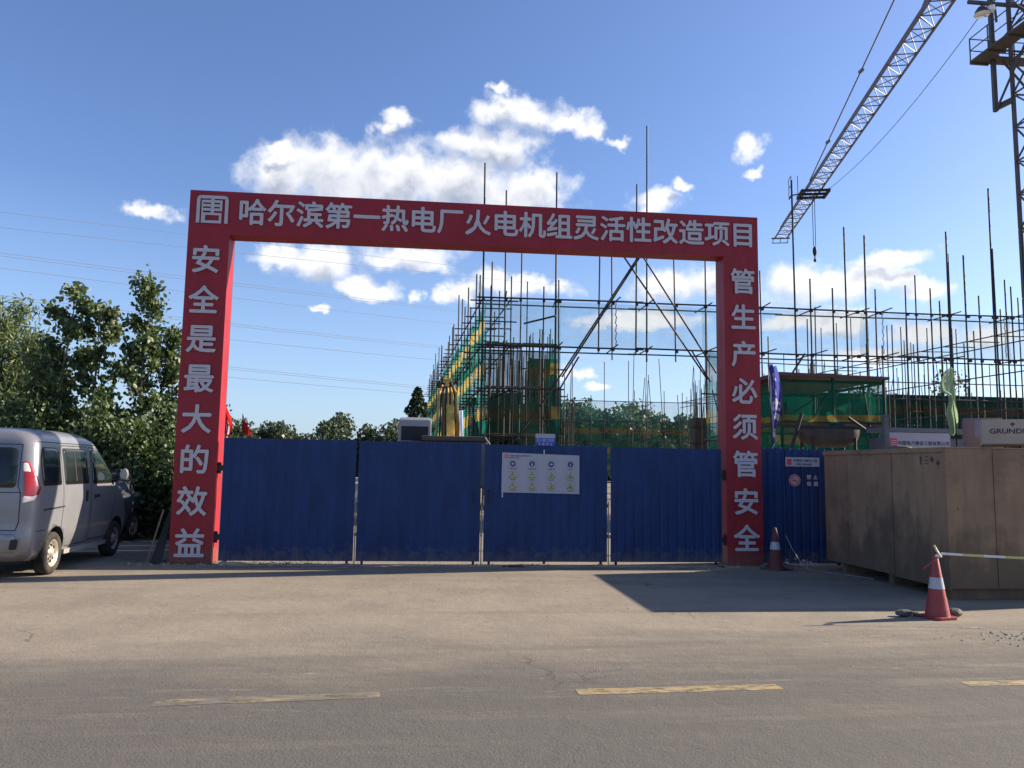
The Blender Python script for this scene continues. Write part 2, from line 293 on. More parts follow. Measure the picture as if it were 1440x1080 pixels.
# ------------------------------------------------------------------ ground and road
def ground_material(road):
    m = bpy.data.materials.new('dusty_asphalt' if road else 'dusty_yard'); m.use_nodes = True; nt = m.node_tree; N = nt.nodes; Lk = nt.links; b = N['Principled BSDF']
    tc = N.new('ShaderNodeTexCoord')
    def noise(sc, det=6, st=(1, 1, 1), rz=0.0, rough=.6):
        mp = N.new('ShaderNodeMapping'); Lk.new(tc.outputs['Object'], mp.inputs[0]); mp.inputs['Scale'].default_value = st; mp.inputs['Rotation'].default_value = (0, 0, rz)
        n = N.new('ShaderNodeTexNoise'); n.inputs['Scale'].default_value = sc; n.inputs['Detail'].default_value = det; n.inputs['Roughness'].default_value = rough; Lk.new(mp.outputs[0], n.inputs[0]); return n.outputs['Fac']
    def rng(v, a, b_, c=0, d=1, smooth=True):
        r = N.new('ShaderNodeMapRange'); r.interpolation_type = 'SMOOTHSTEP' if smooth else 'LINEAR'
        Lk.new(v, r.inputs['Value']); r.inputs['From Min'].default_value = a; r.inputs['From Max'].default_value = b_; r.inputs['To Min'].default_value = c; r.inputs['To Max'].default_value = d; return r.outputs[0]
    def mixc(f, a, b_):
        x = N.new('ShaderNodeMixRGB')
        for i, v in ((0, f), (1, a), (2, b_)):
            if isinstance(v, tuple): x.inputs[i].default_value = (*v, 1)
            elif isinstance(v, float): x.inputs[i].default_value = v
            else: Lk.new(v, x.inputs[i])
        return x.outputs[0]
    def mth(op, a, b_):
        x = N.new('ShaderNodeMath'); x.operation = op
        for i, v in ((0, a), (1, b_)):
            if isinstance(v, (float, int)): x.inputs[i].default_value = v
            else: Lk.new(v, x.inputs[i])
        return x.outputs[0]
    dust = mixc(rng(noise(.9, 8), .35, .68), (.262, .224, .172), (.212, .182, .143))
    dust = mixc(rng(noise(5, 5, (1, 2.2, 1), -.13), .5, .72, 0, .5), dust, (.20, .17, .135))
    asph = mixc(noise(150, 3, rough=.8), (.072, .067, .059), (.142, .132, .115))
    asph = mixc(rng(noise(.7, 5, (.5, 1.6, 1), -.13), .35, .7, 0, .6), asph, (.105, .094, .082))
    # fine pale aggregate
    vor = N.new('ShaderNodeTexVoronoi'); vor.inputs['Scale'].default_value = 90; Lk.new(tc.outputs['Object'], vor.inputs['Vector'])
    asph = mixc(rng(vor.outputs['Distance'], .14, .30, .5, 0), asph, (.225, .208, .18))
    if road:
        sp_ = N.new('ShaderNodeSeparateXYZ'); Lk.new(tc.outputs['Object'], sp_.inputs[0])   # the sheet's own axes: y across the road
        big = noise(.55, 5, (.35, 1.0, 1), -.1)
        drift = noise(1.6, 7, (.28, 1.6, 1), -.22, .7)
        edge = mth('ADD', sp_.outputs[1], mth('MULTIPLY', mth('SUBTRACT', big, .5), 2.6))
        edge = mth('ADD', edge, mth('MULTIPLY', mth('SUBTRACT', drift, .5), 3.2))
        edge = mth('ADD', edge, mth('MULTIPLY', sp_.outputs[0], -.06))
        f1 = rng(edge, -1.35, 1.05)
        # tyre-spread dusty streaks on the asphalt
        st = rng(noise(2.0, 8, (.20, 1.5, 1), -.22, .74), .48, .70, 0, .7)
        fall = rng(sp_.outputs[1], -3.4, -.3, 0, 1)
        f2 = mth('MULTIPLY', mth('MULTIPLY', st, fall), 1.0)
        f = mth('MAXIMUM', f1, f2)
        base = mixc(f, asph, dust)
        # small pale scuffs
        sc = rng(noise(4.5, 3, (.45, 2.6, 1), -.2, .5), .69, .73, 0, .55)
        base = mixc(mth('MULTIPLY', sc, rng(sp_.outputs[1], -2.4, -.6, 0, 1)), base, (.40, .355, .295))
    else:
        base = dust
        pv = N.new('ShaderNodeTexVoronoi'); pv.inputs['Scale'].default_value = 14; Lk.new(tc.outputs['Object'], pv.inputs['Vector'])
        base = mixc(rng(pv.outputs['Distance'], .04, .12, .5, 0), base, (.16, .135, .11))
    # hairline cracks
    cw = N.new('ShaderNodeVectorMath'); cw.operation = 'ADD'; nn_ = N.new('ShaderNodeTexNoise'); nn_.inputs['Scale'].default_value = 1.3; nn_.inputs['Detail'].default_value = 6; Lk.new(tc.outputs['Object'], nn_.inputs[0]); Lk.new(tc.outputs['Object'], cw.inputs[0]); Lk.new(nn_.outputs['Color'], cw.inputs[1])
    cv = N.new('ShaderNodeTexVoronoi'); cv.feature = 'DISTANCE_TO_EDGE'; cv.inputs['Scale'].default_value = .33; Lk.new(cw.outputs[0], cv.inputs['Vector'])
    ck = mth('MULTIPLY', rng(cv.outputs['Distance'], .0015, .006, .55, 0), rng(noise(.5, 3), .52, .64))
    base = mixc(ck, base, (.06, .055, .048))
    # tyre tracks: long soft darker bands
    wv = noise(.8, 3, (.05, 2.4, 1), -.35, .4)
    base = mixc(rng(wv, .54, .64, 0, .32), base, (.15, .13, .105))
    Lk.new(base, b.inputs['Base Color']); b.inputs['Roughness'].default_value = .92; b.inputs['Specular IOR Level'].default_value = .2
    bp = N.new('ShaderNodeBump'); bp.inputs['Strength'].default_value = .55; bp.inputs['Distance'].default_value = .012
    h = mth('ADD', mth('MULTIPLY', noise(70, 5), 1.0), mth('MULTIPLY', noise(6, 5), 1.6)); Lk.new(h, bp.inputs['Height']); Lk.new(bp.outputs[0], b.inputs['Normal'])
    return m
M['yard'] = ground_material(False); M['road'] = ground_material(True)
g = MB(); g.add([(-900, -300, 0), (900, -300, 0), (900, 1200, 0), (-900, 1200, 0)], [(0, 1, 2, 3)])
g.build('ground', M['yard'], kind='structure')
# road sheet: its local y = 0 is where the dust apron begins; runs at 7.4 degrees
RD = .129
rd = thing_road = None
rm = MB(); rm.add([(-250, -9, .004), (250, -9, .004), (250, 1.9, .004), (-250, 1.9, .004)], [(0, 1, 2, 3)])
road = rm.build('road', M['road'], kind='structure'); road.location = (0, 7.05, 0); road.rotation_euler = (0, 0, RD)
dashm = mat('worn_yellow_paint', (.30, .225, .10), .88, col2=(.145, .128, .10), vscale=8, stretch=(1, 2.4, 1), lo=.46, hi=.60, detail=9)
dashm2 = mat('faded_yellow_paint', (.30, .235, .11), .88, col2=(.135, .122, .10), vscale=6, stretch=(.6, 2.4, 1), lo=.34, hi=.52, detail=9)
def wear(m, lo, hi, sc):
    nt = m.node_tree; N = nt.nodes; Lk = nt.links; out = N['Material Output']; b = N['Principled BSDF']; tc = N.new('ShaderNodeTexCoord'); mp = N.new('ShaderNodeMapping'); mp.inputs['Scale'].default_value = (1, 2.2, 1); Lk.new(tc.outputs['Object'], mp.inputs[0])
    n = N.new('ShaderNodeTexNoise'); n.inputs['Scale'].default_value = sc; n.inputs['Detail'].default_value = 9; n.inputs['Roughness'].default_value = .75; Lk.new(mp.outputs[0], n.inputs[0])
    r = N.new('ShaderNodeMapRange'); Lk.new(n.outputs['Fac'], r.inputs['Value']); r.inputs['From Min'].default_value = lo; r.inputs['From Max'].default_value = hi
    t = N.new('ShaderNodeBsdfTransparent'); x = N.new('ShaderNodeMixShader'); Lk.new(r.outputs[0], x.inputs[0]); Lk.new(t.outputs[0], x.inputs[1]); Lk.new(b.outputs[0], x.inputs[2]); Lk.new(x.outputs[0], out.inputs['Surface'])
wear(dashm, .30, .50, 5); wear(dashm2, .28, .52, 4)
def w2r(x, y): dx, dy = x, y-7.05; return (dx*cos(RD)+dy*sin(RD), -dx*sin(RD)+dy*cos(RD))
def dash(x0, y0, x1, y1, m, wdt=.13, seed=0):
    rnd = random.Random(seed); a = w2r(x0, y0); c = w2r(x1, y1); n = 26; up = []; lo = []
    for i in range(n+1):
        t = i/n; x = a[0]+(c[0]-a[0])*t; y = a[1]+(c[1]-a[1])*t
        up.append((x, y+wdt/2+rnd.uniform(-.012, .006), .0065)); lo.append((x, y-wdt/2+rnd.uniform(-.006, .012), .0065))
    b = MB(); vs = up+lo; b.add(vs, [(i, n+1+i, n+2+i, i+1) for i in range(n)]); return b.build('lane_dash', m, road)
dash(-2.35, 5.40, -.89, 5.67, dashm2, .15, seed=1); dash(.5, 5.81, 2.03, 6.03, dashm, .15, seed=2); dash(3.5, 6.19, 5.1, 6.39, dashm, seed=3); dash(-5.4, 5.02, -3.9, 5.2, dashm2, seed=4)
# low dirt strip heaped along the foot of the gate
def dirt_strip(name, s0, s1, o0, o1, hgt, seed, label=None):
    rnd = random.Random(seed); n = int((s1-s0)/.09); k = 6; vs = []; fs = []
    ph = [rnd.uniform(0, 6) for _ in range(4)]
    for i in range(n+1):
        s = s0+(s1-s0)*i/n
        amp = .45+.35*sin(s*1.7+ph[0])+.2*sin(s*5.3+ph[1])+rnd.uniform(-.15, .2)
        if i in (0, n): amp = 0
        for j in range(k+1):
            t = j/k; z = hgt*max(0, amp)*sin(pi*t)*(1+.3*rnd.uniform(-1, 1))
            w = .75+.25*sin(s*2.1+ph[2]); vs.append(tuple(W(s, (o0+o1)/2+(t-.5)*(o1-o0)*w, max(0, z)-.004 if j in (0, k) else z)))
    for i in range(n):
        for j in range(k): fs.append((i*(k+1)+j, (i+1)*(k+1)+j, (i+1)*(k+1)+j+1, i*(k+1)+j+1))
    b = MB(); b.add(vs, fs, 0, False); return b.build(name, M['dirt'], kind='structure')
dirt_strip('dirt_mound', .75, 2.9, -.22, .10, .065, 3)
dirt_strip('dirt_mound', 3.0, 9.2, -.30, -.02, .030, 4)

def rock_mesh(seed, r=.1, flat=.6):
    rnd = random.Random(seed); bm = bmesh.new(); bmesh.ops.create_icosphere(bm, subdivisions=2, radius=r)
    ax = [Vector((rnd.gauss(0, 1), rnd.gauss(0, 1), rnd.gauss(0, 1))).normalized() for _ in range(9)]
    for v in bm.verts:
        for a in ax:
            dd = v.co.dot(a); lim = r*.62
            if dd > lim: v.co -= a*(dd-lim)
        v.co *= 1+rnd.uniform(-.07, .07)
        v.co.z *= flat; v.co.x *= 1.25
    me = bpy.data.meshes.new('rock'); bm.to_mesh(me); bm.free(); me.materials.append(M['rock']); return me
rocks = [rock_mesh(i) for i in range(5)]
# ------------------------------------------------------------------ text
def text_mesh(body, em, bold=.02, ext=.002, m=None, center=True):
    cu = bpy.data.curves.new('print', 'FONT'); cu.body = body; cu.size = em; cu.extrude = ext; cu.resolution_u = 3
    cu.align_x = 'CENTER' if center else 'LEFT'
    o = bpy.data.objects.new('print', cu); COL.objects.link(o)
    dg = bpy.context.evaluated_depsgraph_get(); me = bpy.data.meshes.new_from_object(o.evaluated_get(dg)); bpy.data.objects.remove(o); bpy.data.curves.remove(cu)
    if bold > .012:                       # thicken the strokes: shifted copies, each a hair proud of the last
        vs = [v.co.copy() for v in me.vertices]; fs = [tuple(p.vertices) for p in me.polygons]; V, Fs = [], []; d = bold*em
        for k, (dx, dy) in enumerate(((0, 0), (d, .3*d), (-d, -.3*d), (.3*d, -d), (-.3*d, d))):
            b0 = len(V); V += [(v.x+dx, v.y+dy, v.z+k*ext*.12) for v in vs]; Fs += [tuple(b0+i for i in f) for f in fs]
        me = bpy.data.meshes.new('print'); me.from_pydata(V, [], Fs); me.update()
    me.materials.clear()
    if m: me.materials.append(m)
    return me
UPR = Matrix.Rotation(pi/2, 4, 'X')
_tc = {}
def glyph(ch, em, parent, x, y, z, m, bold=.022, name='character', sx=1.0, ext=.002):
    """one printed character facing local -Y, centred on (x, z)"""
    key = (ch, em, bold, m.name, ext)
    if key not in _tc: _tc[key] = text_mesh(ch, em, bold, ext, m)
    o = link(name, _tc[key], parent); o.matrix_local = Matrix.Translation((x, y, z-.38*em)) @ UPR @ Matrix.Diagonal((sx, 1, 1, 1)); return o

# ------------------------------------------------------------------ red gateway
gw = sthing('gateway', 'tall red banner-clad gateway frame with white lettering around the blue gate', 'gateway', 0, 0)
def cloth_box(x0, x1, y0, y1, z0, z1, nx, nz, amp, seed):
    """box whose skin is stretched cloth: slightly uneven faces"""
    rnd = random.Random(seed); b = MB(); ph = [rnd.uniform(0, 6) for _ in range(6)]
    def wob(u, v): return amp*(sin(u*5+ph[0]+v*1.3)*.5+sin(v*3.1+ph[1])*.5+sin(v*7.7+u*4+ph[2])*.35)
    def grid(P, n1, n2):
        vs = [P(i/n1, j/n2) for j in range(n2+1) for i in range(n1+1)]
        b.add(vs, [(j*(n1+1)+i, j*(n1+1)+i+1, (j+1)*(n1+1)+i+1, (j+1)*(n1+1)+i) for j in range(n2) for i in range(n1)], 0, True)
    def edge(a, c): return 16*a*(1-a)*c*(1-c)
    grid(lambda a, c: (x0+(x1-x0)*a, y0+wob(a*(x1-x0), c*(z1-z0))*edge(a, c)*.6, z0+(z1-z0)*c), nx, nz)
    grid(lambda a, c: (x1-(x1-x0)*a, y1-wob(a, c*3)*edge(a, c)*.5, z0+(z1-z0)*c), nx, nz)
    grid(lambda a, c: (x1+wob(a*2, c*(z1-z0))*edge(a, c), y0+(y1-y0)*a, z0+(z1-z0)*c), 6, nz)
    grid(lambda a, c: (x0-wob(a*2, c*(z1-z0))*edge(a, c), y1-(y1-y0)*a, z0+(z1-z0)*c), 6, nz)
    grid(lambda a, c: (x0+(x1-x0)*a, y0+(y1-y0)*c, z1), nx, 4)
    grid(lambda a, c: (x0+(x1-x0)*a, y1-(y1-y0)*c, z0), nx, 4)
    return b
GW, GH, GD, GB = 9.763, 6.098, .36, 5.362
pl = cloth_box(0, .663, 0, GD, 0, GB, 8, 60, .018, 1).build('pillar_banner', M['red'], gw)
pr = cloth_box(GW-.634, GW, 0, GD, 0, GB, 8, 60, .018, 2).build('pillar_banner', M['red'], gw)
pb = cloth_box(0, GW, 0, GD, GB, GH, 90, 8, .015, 3).build('beam_banner', M['red'], gw)
for x in (.05, .61, GW-.58, GW-.05):      # posts of the frame showing behind the cloth at the feet
    fm = MB(); fm.box(x-.04, x+.04, GD+.002, GD+.07, 0, GH-.1); fm.build('frame_post', M['black'], gw)
top_txt = '哈尔滨第一热电厂火电机组灵活性改造项目'
for i, ch in enumerate(top_txt): glyph(ch, .47, pb, 1.02+(9.48-1.02)*i/(len(top_txt)-1), -.020, 5.765, M['white_print'])
for i, ch in enumerate('安全是最大的效益'): glyph(ch, .485, pl, .315, -.022, [4.93, 4.25, 3.61, 2.96, 2.30, 1.65, .99, .33][i], M['white_print'])
for i, ch in enumerate('管生产必须管安全'): glyph(ch, .47, pr, 9.465, -.022, [4.92, 4.28, 3.63, 2.98, 2.36, 1.72, 1.08, .46][i], M['white_print'])
# square seal emblem at the beam's left end: arch outline round a stylised character
def strip_poly(b, pts, w, fr):
    for (x0, y0), (x1, y1) in zip(pts[:-1], pts[1:]):
        d = Vector((x1-x0, y1-y0)).normalized(); n = Vector((-d.y, d.x))*w/2; e = d*w/2*.0
        b.poly([(x0-n.x-e.x, y0-n.y-e.y), (x1-n.x+e.x, y1-n.y+e.y), (x1+n.x+e.x, y1+n.y+e.y), (x0+n.x-e.x, y0+n.y-e.y)], 0, .002, fr)
eb = MB(); c0 = (.375, 5.775)
def efr(x, y, z): return (c0[0]+x, -.020-z-.002, c0[1]+y)
def bar(x0, x1, y0, y1, dz=0): eb.poly([(x0, y0), (x1, y0), (x1, y1), (x0, y1)], dz, .002, efr)
bar(-.255, -.200, -.235, .175); bar(.200, .255, -.235, .175); bar(-.195, .195, .180, .235)
eb.poly([(-.255, .178), (-.200, .178), (-.192, .182), (-.192, .235), (-.225, .225)], 0, .002, efr)
eb.poly([(.200, .178), (.255, .178), (.225, .225), (.192, .235), (.192, .182)], 0, .002, efr)
bar(-.028, .028, -.10, .178, .0005)
for yy in (.135, .065, -.005): bar(-.150, -.030, yy-.022, yy+.022)
for yy in (.135, .065, -.005): bar(.030, .115, yy-.022, yy+.022)
bar(.117, .155, -.027, .157)
bar(-.150, .150, -.100, -.060, .001)
bar(-.150, -.110, -.235, -.101); bar(.110, .150, -.235, -.101); bar(-.109, .109, -.235, -.190)
bar(-.175, -.151, -.235, .155)
eb.build('emblem', M['white_print'], pb, label='white square seal emblem')

# ------------------------------------------------------------------ blue gate leaves
def gate_leaf(s0, s1, off, top, bot, label, hinge_side=0, drop=0.0):
    w = s1-s0; t = sthing('gate_leaf', label, 'gate', s0, off, 0, 'blue gate leaves between the red pillars')
    n = int(round(w/.145)); b = MB(); prof = []
    pitch = w/n
    for i in range(n):
        x = i*pitch; prof += [(x+.0, 0), (x+pitch*.62, 0), (x+pitch*.72, .006), (x+pitch*.90, .006)]
    prof.append((w, 0))
    vs = [(x, y+.0, z) for z in (bot, top) for x, y in prof]+[(x, y+.002, z) for z in (bot, top) for x, y in prof]; m = len(prof)
    b.add(vs, [(i, i+1, m+i+1, m+i) for i in range(m-1)]+[(2*m+i+1, 2*m+i, 3*m+i, 3*m+i+1) for i in range(m-1)])
    b.build('corrugated_sheet', M['blue'], t)
    f = MB(); e = .018
    for x in (.02, w-.06): f.box(x, x+.04, e+.002, e+.045, bot+.003, top-.003)
    for z in (bot+.003, (top+bot)/2, top-.045): f.box(.062, w-.062, e+.004, e+.040, z, z+.04)
    f.beam((.08, e+.022, bot+.06), (w-.08, e+.022, (top+bot)/2-.02), .03, .03)
    f.build('tube_frame', M['blue_frame'], t)
    if hinge_side:
        for z in (.42, 1.52):
            h = MB(); xe = w if hinge_side > 0 else 0; x2 = xe+hinge_side*.10
            h.box(min(xe, x2), max(xe, x2), .02, .10, z-.045, z+.045); h.box(min(xe, xe-hinge_side*.05), max(xe, xe-hinge_side*.05), .066, .10, z-.10, z+.10)
            h.tube((x2-hinge_side*.03, .06, z-.09), (x2-hinge_side*.03, .06, z+.09), .028, n=10)
            h.build('hinge', M['black'], t)
    for x in (.10, w-.10):
        c = MB(); c.box(x-.02, x+.02, .03, .06, bot-.05, bot); c.lathe([(.0, -.012), (.03, -.012), (.03, .012), (0, .012)], (x, .045, .03), 'X', 12)
        c.build('castor', M['black'], t)
    return t
leaf1 = gate_leaf(.755, 2.865, .03, 2.005, .05, 'leftmost blue corrugated gate leaf, hinged to the left red pillar', -1)
leaf2 = gate_leaf(2.905, 4.915, .035, 1.995, .05, 'blank blue corrugated gate leaf left of the one with the white sign')
leaf3 = gate_leaf(4.975, 7.055, .03, 1.975, .05, 'blue corrugated gate leaf carrying the white safety sign')
leaf4 = gate_leaf(7.115, 9.055, .035, 1.965, .05, 'rightmost blue corrugated gate leaf, hinged to the right red pillar', 1)
# gaps: thin pale posts between the leaves
for s, lb in ((2.883, 'thin pale drop bolt in the gap between the first and second gate leaves'), (4.943, 'thin pale drop bolt in the gap left of the leaf with the white sign'), (7.083, 'thin pale drop bolt in the gap right of the leaf with the white sign')):
    t = sthing('drop_bolt', lb, 'bolt', s, .062, 0, 'drop bolts in the gaps of the blue gate')
    b = MB(); b.tube((0, 0, .0), (0, 0, 1.05), .010, n=8); b.build('rod', M['rim'], t)
    b = MB(); b.box(-.016, .016, .012, .04, .45, .50); b.box(-.016, .016, .012, .04, .95, 1.0); b.build('bracket', M['black'], t)

for lf, x in ((leaf2, 1.90), (leaf3, .08)):       # pull handles either side of the middle gap
    b = MB(); b.path([(x, -.004, 1.02), (x, -.045, 1.04), (x, -.045, 1.20), (x, -.004, 1.22)], .010, 8); b.build('pull_handle', M['black'], lf)
# white safety sign on the third leaf
ss = sthing('safety_sign', 'white safety notice board with blue and yellow pictograms on the third gate leaf', 'sign', 5.26, .012)
b = MB(); b.add([(0, 0, 1.185), (1.315, 0, 1.170), (1.312, 0, 1.815), (.005, 0, 1.845), (0, .006, 1.185), (1.315, .006, 1.170), (1.312, .006, 1.815), (.005, .006, 1.845)],
    [(0, 1, 2, 3), (7, 6, 5, 4), (0, 4, 5, 1), (1, 5, 6, 2), (2, 6, 7, 3), (3, 7, 4, 0)]); sb = b.build('board', M['white_board'], ss)
b = MB(); b.box(.70, .722, -.004, -.001, 1.83, 1.90); b.build('tape_tab', M['white_print'], ss)
b = MB(); b.box(.008, .028, -.004, -.001, 1.10, 1.185); b.build('tape_tab', M['white_print'], ss)
def disc(parent, x, z, r, m, y, n=20, name='disc'):
    b = MB(); b.poly([(x+r*cos(2*pi*i/n), z+r*sin(2*pi*i/n)) for i in range(n)], 0, .001, lambda u, v, w: (u, y-w, v)); return b.build(name, m, parent)
b = MB(); b.box(.045, .105, -.003, -.0005, 1.755, 1.815); lg = b.build('logo', M['ink_red'], ss)
for dx in (.052, .068, .084): 
    q = MB(); q.box(dx, dx+.007, -.0045, -.0032, 1.765, 1.805); q.build('logo_bar', M['white_print'], lg)
link('heading', text_mesh('中国电力建设工程有限公司', .030, .01, .0005, M['ink'], False), sb, mat4=Matrix.Translation((.125, -.002, 1.782)) @ UPR)
link('heading', text_mesh('施工现场安全标识', .022, .01, .0005, M['ink'], False), sb, mat4=Matrix.Translation((.125, -.002, 1.752)) @ UPR)
caps = [['必须戴安全帽', '必须穿防护服', '必须戴口罩', '注意通行'], ['当心触电', '注意安全', '当心坠落', '当心车辆'], ['当心吊物', '当心机械', '当心火灾', '当心坑洞']]
for r in range(3):
    for c in range(4):
        x = .185+c*.325; z = (1.655, 1.475, 1.300)[r]
        o = MB()
        for a in ((-.078, .078, -.062, -.0595), (-.078, .078, .0595, .062), (-.078, -.0755, -.059, .059), (.0755, .078, -.059, .059)): o.box(x+a[0], x+a[1], -.002, -.0005, z+a[2], z+a[3])
        fr_ = o.build('pictogram', M['frame_line'], ss)
        if r == 0:
            disc(fr_, x, z+.005, .048, M['ink_blue'], -.0022)
            d = MB(); fy = lambda u, v, w: (u, -.0035-w, v)
            if c == 0: d.poly([(x-.022, z-.008), (x+.022, z-.008), (x+.026, z+.004), (x+.012, z+.022), (x-.012, z+.022), (x-.026, z+.004)], 0, .0006, fy)
            elif c == 1: d.poly([(x-.007, z+.012), (x+.007, z+.012), (x+.016, z-.012), (x+.006, z-.034), (x-.006, z-.034), (x-.016, z-.012)], 0, .0006, fy); d.poly([(x+.009*cos(k*pi/5), z+.024+.009*sin(k*pi/5)) for k in range(10)], 0, .0006, fy)
            elif c == 2: d.poly([(x-.026, z+.018), (x+.020, z+.018), (x+.026, z+.002), (x+.010, z-.014), (x-.014, z-.008)], 0, .0006, fy)
            else: d.poly([(x-.003, z+.030), (x+.008, z+.018), (x+.004, z-.026), (x-.008, z-.026), (x-.010, z+.010)], 0, .0006, fy)
            d.build('symbol', M['white_print'], fr_)
        else:
            d = MB(); d.poly([(x-.058, z-.045), (x+.058, z-.045), (x, z+.052)], 0, .0006, lambda u, v, w: (u, -.0015-w, v)); d.build('triangle', M['ink'], fr_)
            d = MB(); d.poly([(x-.045, z-.037), (x+.045, z-.037), (x, z+.038)], 0, .0006, lambda u, v, w: (u, -.0025-w, v)); d.build('triangle_field', M['ink_yellow'], fr_)
            d = MB(); fy = lambda u, v, w: (u, -.0038-w, v); k = (r*4+c) % 4
            if k == 0: d.poly([(x-.004, z-.018), (x+.006, z-.018), (x+.002, z-.002), (x+.009, z-.002), (x-.002, z+.022), (x-.005, z+.004), (x-.011, z+.004)], 0, .0006, fy)
            elif k == 1: d.poly([(x-.004, z-.012), (x+.004, z-.012), (x+.006, z+.022), (x-.006, z+.022)], 0, .0006, fy); d.poly([(x-.004, z-.028), (x+.004, z-.028), (x+.004, z-.019), (x-.004, z-.019)], 0, .0006, fy)
            elif k == 2: d.poly([(x-.016, z-.028), (x-.002, z-.006), (x+.006, z+.012), (x+.014, z+.004), (x+.010, z-.028)], 0, .0006, fy)
            else: d.poly([(x-.022, z-.028), (x+.022, z-.028), (x+.022, z-.012), (x+.008, z-.012), (x+.004, z+.002), (x-.010, z+.002), (x-.014, z-.012), (x-.022, z-.012)], 0, .0006, fy)
            d.build('symbol', M['ink'], fr_)
        link('caption', text_mesh(caps[r][c], .024, .01, .0003, M['ink_red'] if (r, c) == (0, 0) else M['ink']), fr_, mat4=Matrix.Translation((x, -.002, z-.088)) @ UPR)
# small blue and white notice standing behind the top of the third leaf
ns = sthing('small_notice', 'small blue and white notice sticking up behind the gate leaf with the white sign', 'sign', 5.84, .14)
b = MB(); b.box(0, .335, 0, .008, 1.85, 2.10); b.build('blue_plate', M['ink_blue'] if False else mat('notice_blue', (.03, .07, .42), .5), ns)
b = MB(); b.box(0, .335, -.002, .010, 2.102, 2.175); b.build('white_strip', M['white_board'], ns)
b = MB(); b.box(.15, .19, .012, .05, .0, 2.1); b.build('post', M['black'], ns)
link('lettering', text_mesh('进入施工现场', .052, .015, .0005, M['white_print']), ns, mat4=Matrix.Translation((.168, -.002, 2.045)) @ UPR)
link('lettering', text_mesh('注 意 安 全', .052, .015, .0005, M['white_print']), ns, mat4=Matrix.Translation((.168, -.002, 1.982)) @ UPR)

# ------------------------------------------------------------------ blue fence right of the gateway
bf = sthing('blue_fence', 'blue corrugated site fence between the right red pillar and the wooden crate', 'fence', GW+.01, .10)
for k, (x0, x1, tp) in enumerate(((0, .44, 2.01), (.46, 1.40, 2.0), (1.42, 2.36, 1.99), (2.38, 3.30, 1.99))):
    b = MB(); n = int((x1-x0)/.14); pw = (x1-x0)/n; prof = []
    for i in range(n): prof += [(x0+i*pw, 0), (x0+i*pw+pw*.6, 0), (x0+i*pw+pw*.7, .016), (x0+i*pw+pw*.9, .016)]
    prof.append((x1, 0)); m = len(prof)
    b.add([(x, y, z) for z in (.03, tp) for x, y in prof], [(i, i+1, m+i+1, m+i) for i in range(m-1)]); b.build('fence_panel', M['blue'], bf)
b = MB()
for x in (.45, 1.41, 2.37): b.box(x-.025, x+.025, .02, .07, 0, 1.98)
for z in (.5, 1.6): b.box(0, 3.3, .072, .11, z, z+.04)
b.build('rail_frame', M['blue_frame'], bf)
shade_fence = sthing('blue_fence', 'unseen blue fence return behind the first gate leaf, added to shade the ground and van', 'fence', .30, .45)  # hidden fence added to keep the sun off the ground by the van
for k in range(5):
    b = MB(); n = 6; y0 = k*.90; pw = .88/n; prof = []
    for i in range(n): prof += [(0, y0+i*pw), (0, y0+i*pw+pw*.6), (.016, y0+i*pw+pw*.7), (.016, y0+i*pw+pw*.9)]
    prof.append((0, y0+.88)); m = len(prof)
    b.add([(x-.012*k, y, z) for z in (.03, 1.93) for x, y in prof], [(i, i+1, m+i+1, m+i) for i in range(m-1)]); b.build('fence_panel', M['blue'], shade_fence)
fs = sthing('fence_notice', 'narrow white name strip at the top of the blue fence by the crate', 'sign', 10.23, .09)
b = MB(); b.box(0, .62, 0, .004, 1.69, 1.85); p_ = b.build('plate', M['white_board'], fs)
b = MB(); b.box(.03, .11, -.003, -.0005, 1.72, 1.82); b.build('logo', M['ink_red'], fs)
link('lettering', text_mesh('中国电力建设工程', .055, .015, .0005, M['ink']), p_, mat4=Matrix.Translation((.36, -.002, 1.775)) @ UPR)
link('lettering', text_mesh('有限公司项目部', .040, .015, .0005, M['ink']), p_, mat4=Matrix.Translation((.33, -.002, 1.715)) @ UPR)
pn = sthing('prohibition_notice', 'round white and red no-smoking mark with four characters on the blue fence', 'sign', 10.39, .088)
disc(pn, 0, 1.45, .105, M['white_board'], 0, 28, 'plate')
b = MB()
for i in range(28):
    a0, a1 = 2*pi*i/28, 2*pi*(i+1)/28
    b.poly([(.095*cos(a0), 1.45+.095*sin(a0)), (.095*cos(a1), 1.45+.095*sin(a1)), (.075*cos(a1), 1.45+.075*sin(a1)), (.075*cos(a0), 1.45+.075*sin(a0))], 0, .001, lambda u, v, w: (u, -.002-w, v))
b.poly([(-.060, 1.50), (-.050, 1.51), (.060, 1.40), (.050, 1.39)], .0015, .001, lambda u, v, w: (u, -.002-w, v)); b.build('ring', M['ink_red'], pn)
b = MB(); b.poly([(-.045, 1.435), (.045, 1.435), (.045, 1.450), (-.045, 1.450)], 0, .0008, lambda u, v, w: (u, -.002-w, v)); b.build('cigarette', M['ink'], pn)
for ch, dx, dz in (('禁', .26, .06), ('止', .38, .06), ('吸', .26, -.055), ('烟', .38, -.055)): glyph(ch, .085, pn, dx, -.002, 1.45+dz, M['white_print'], .02)

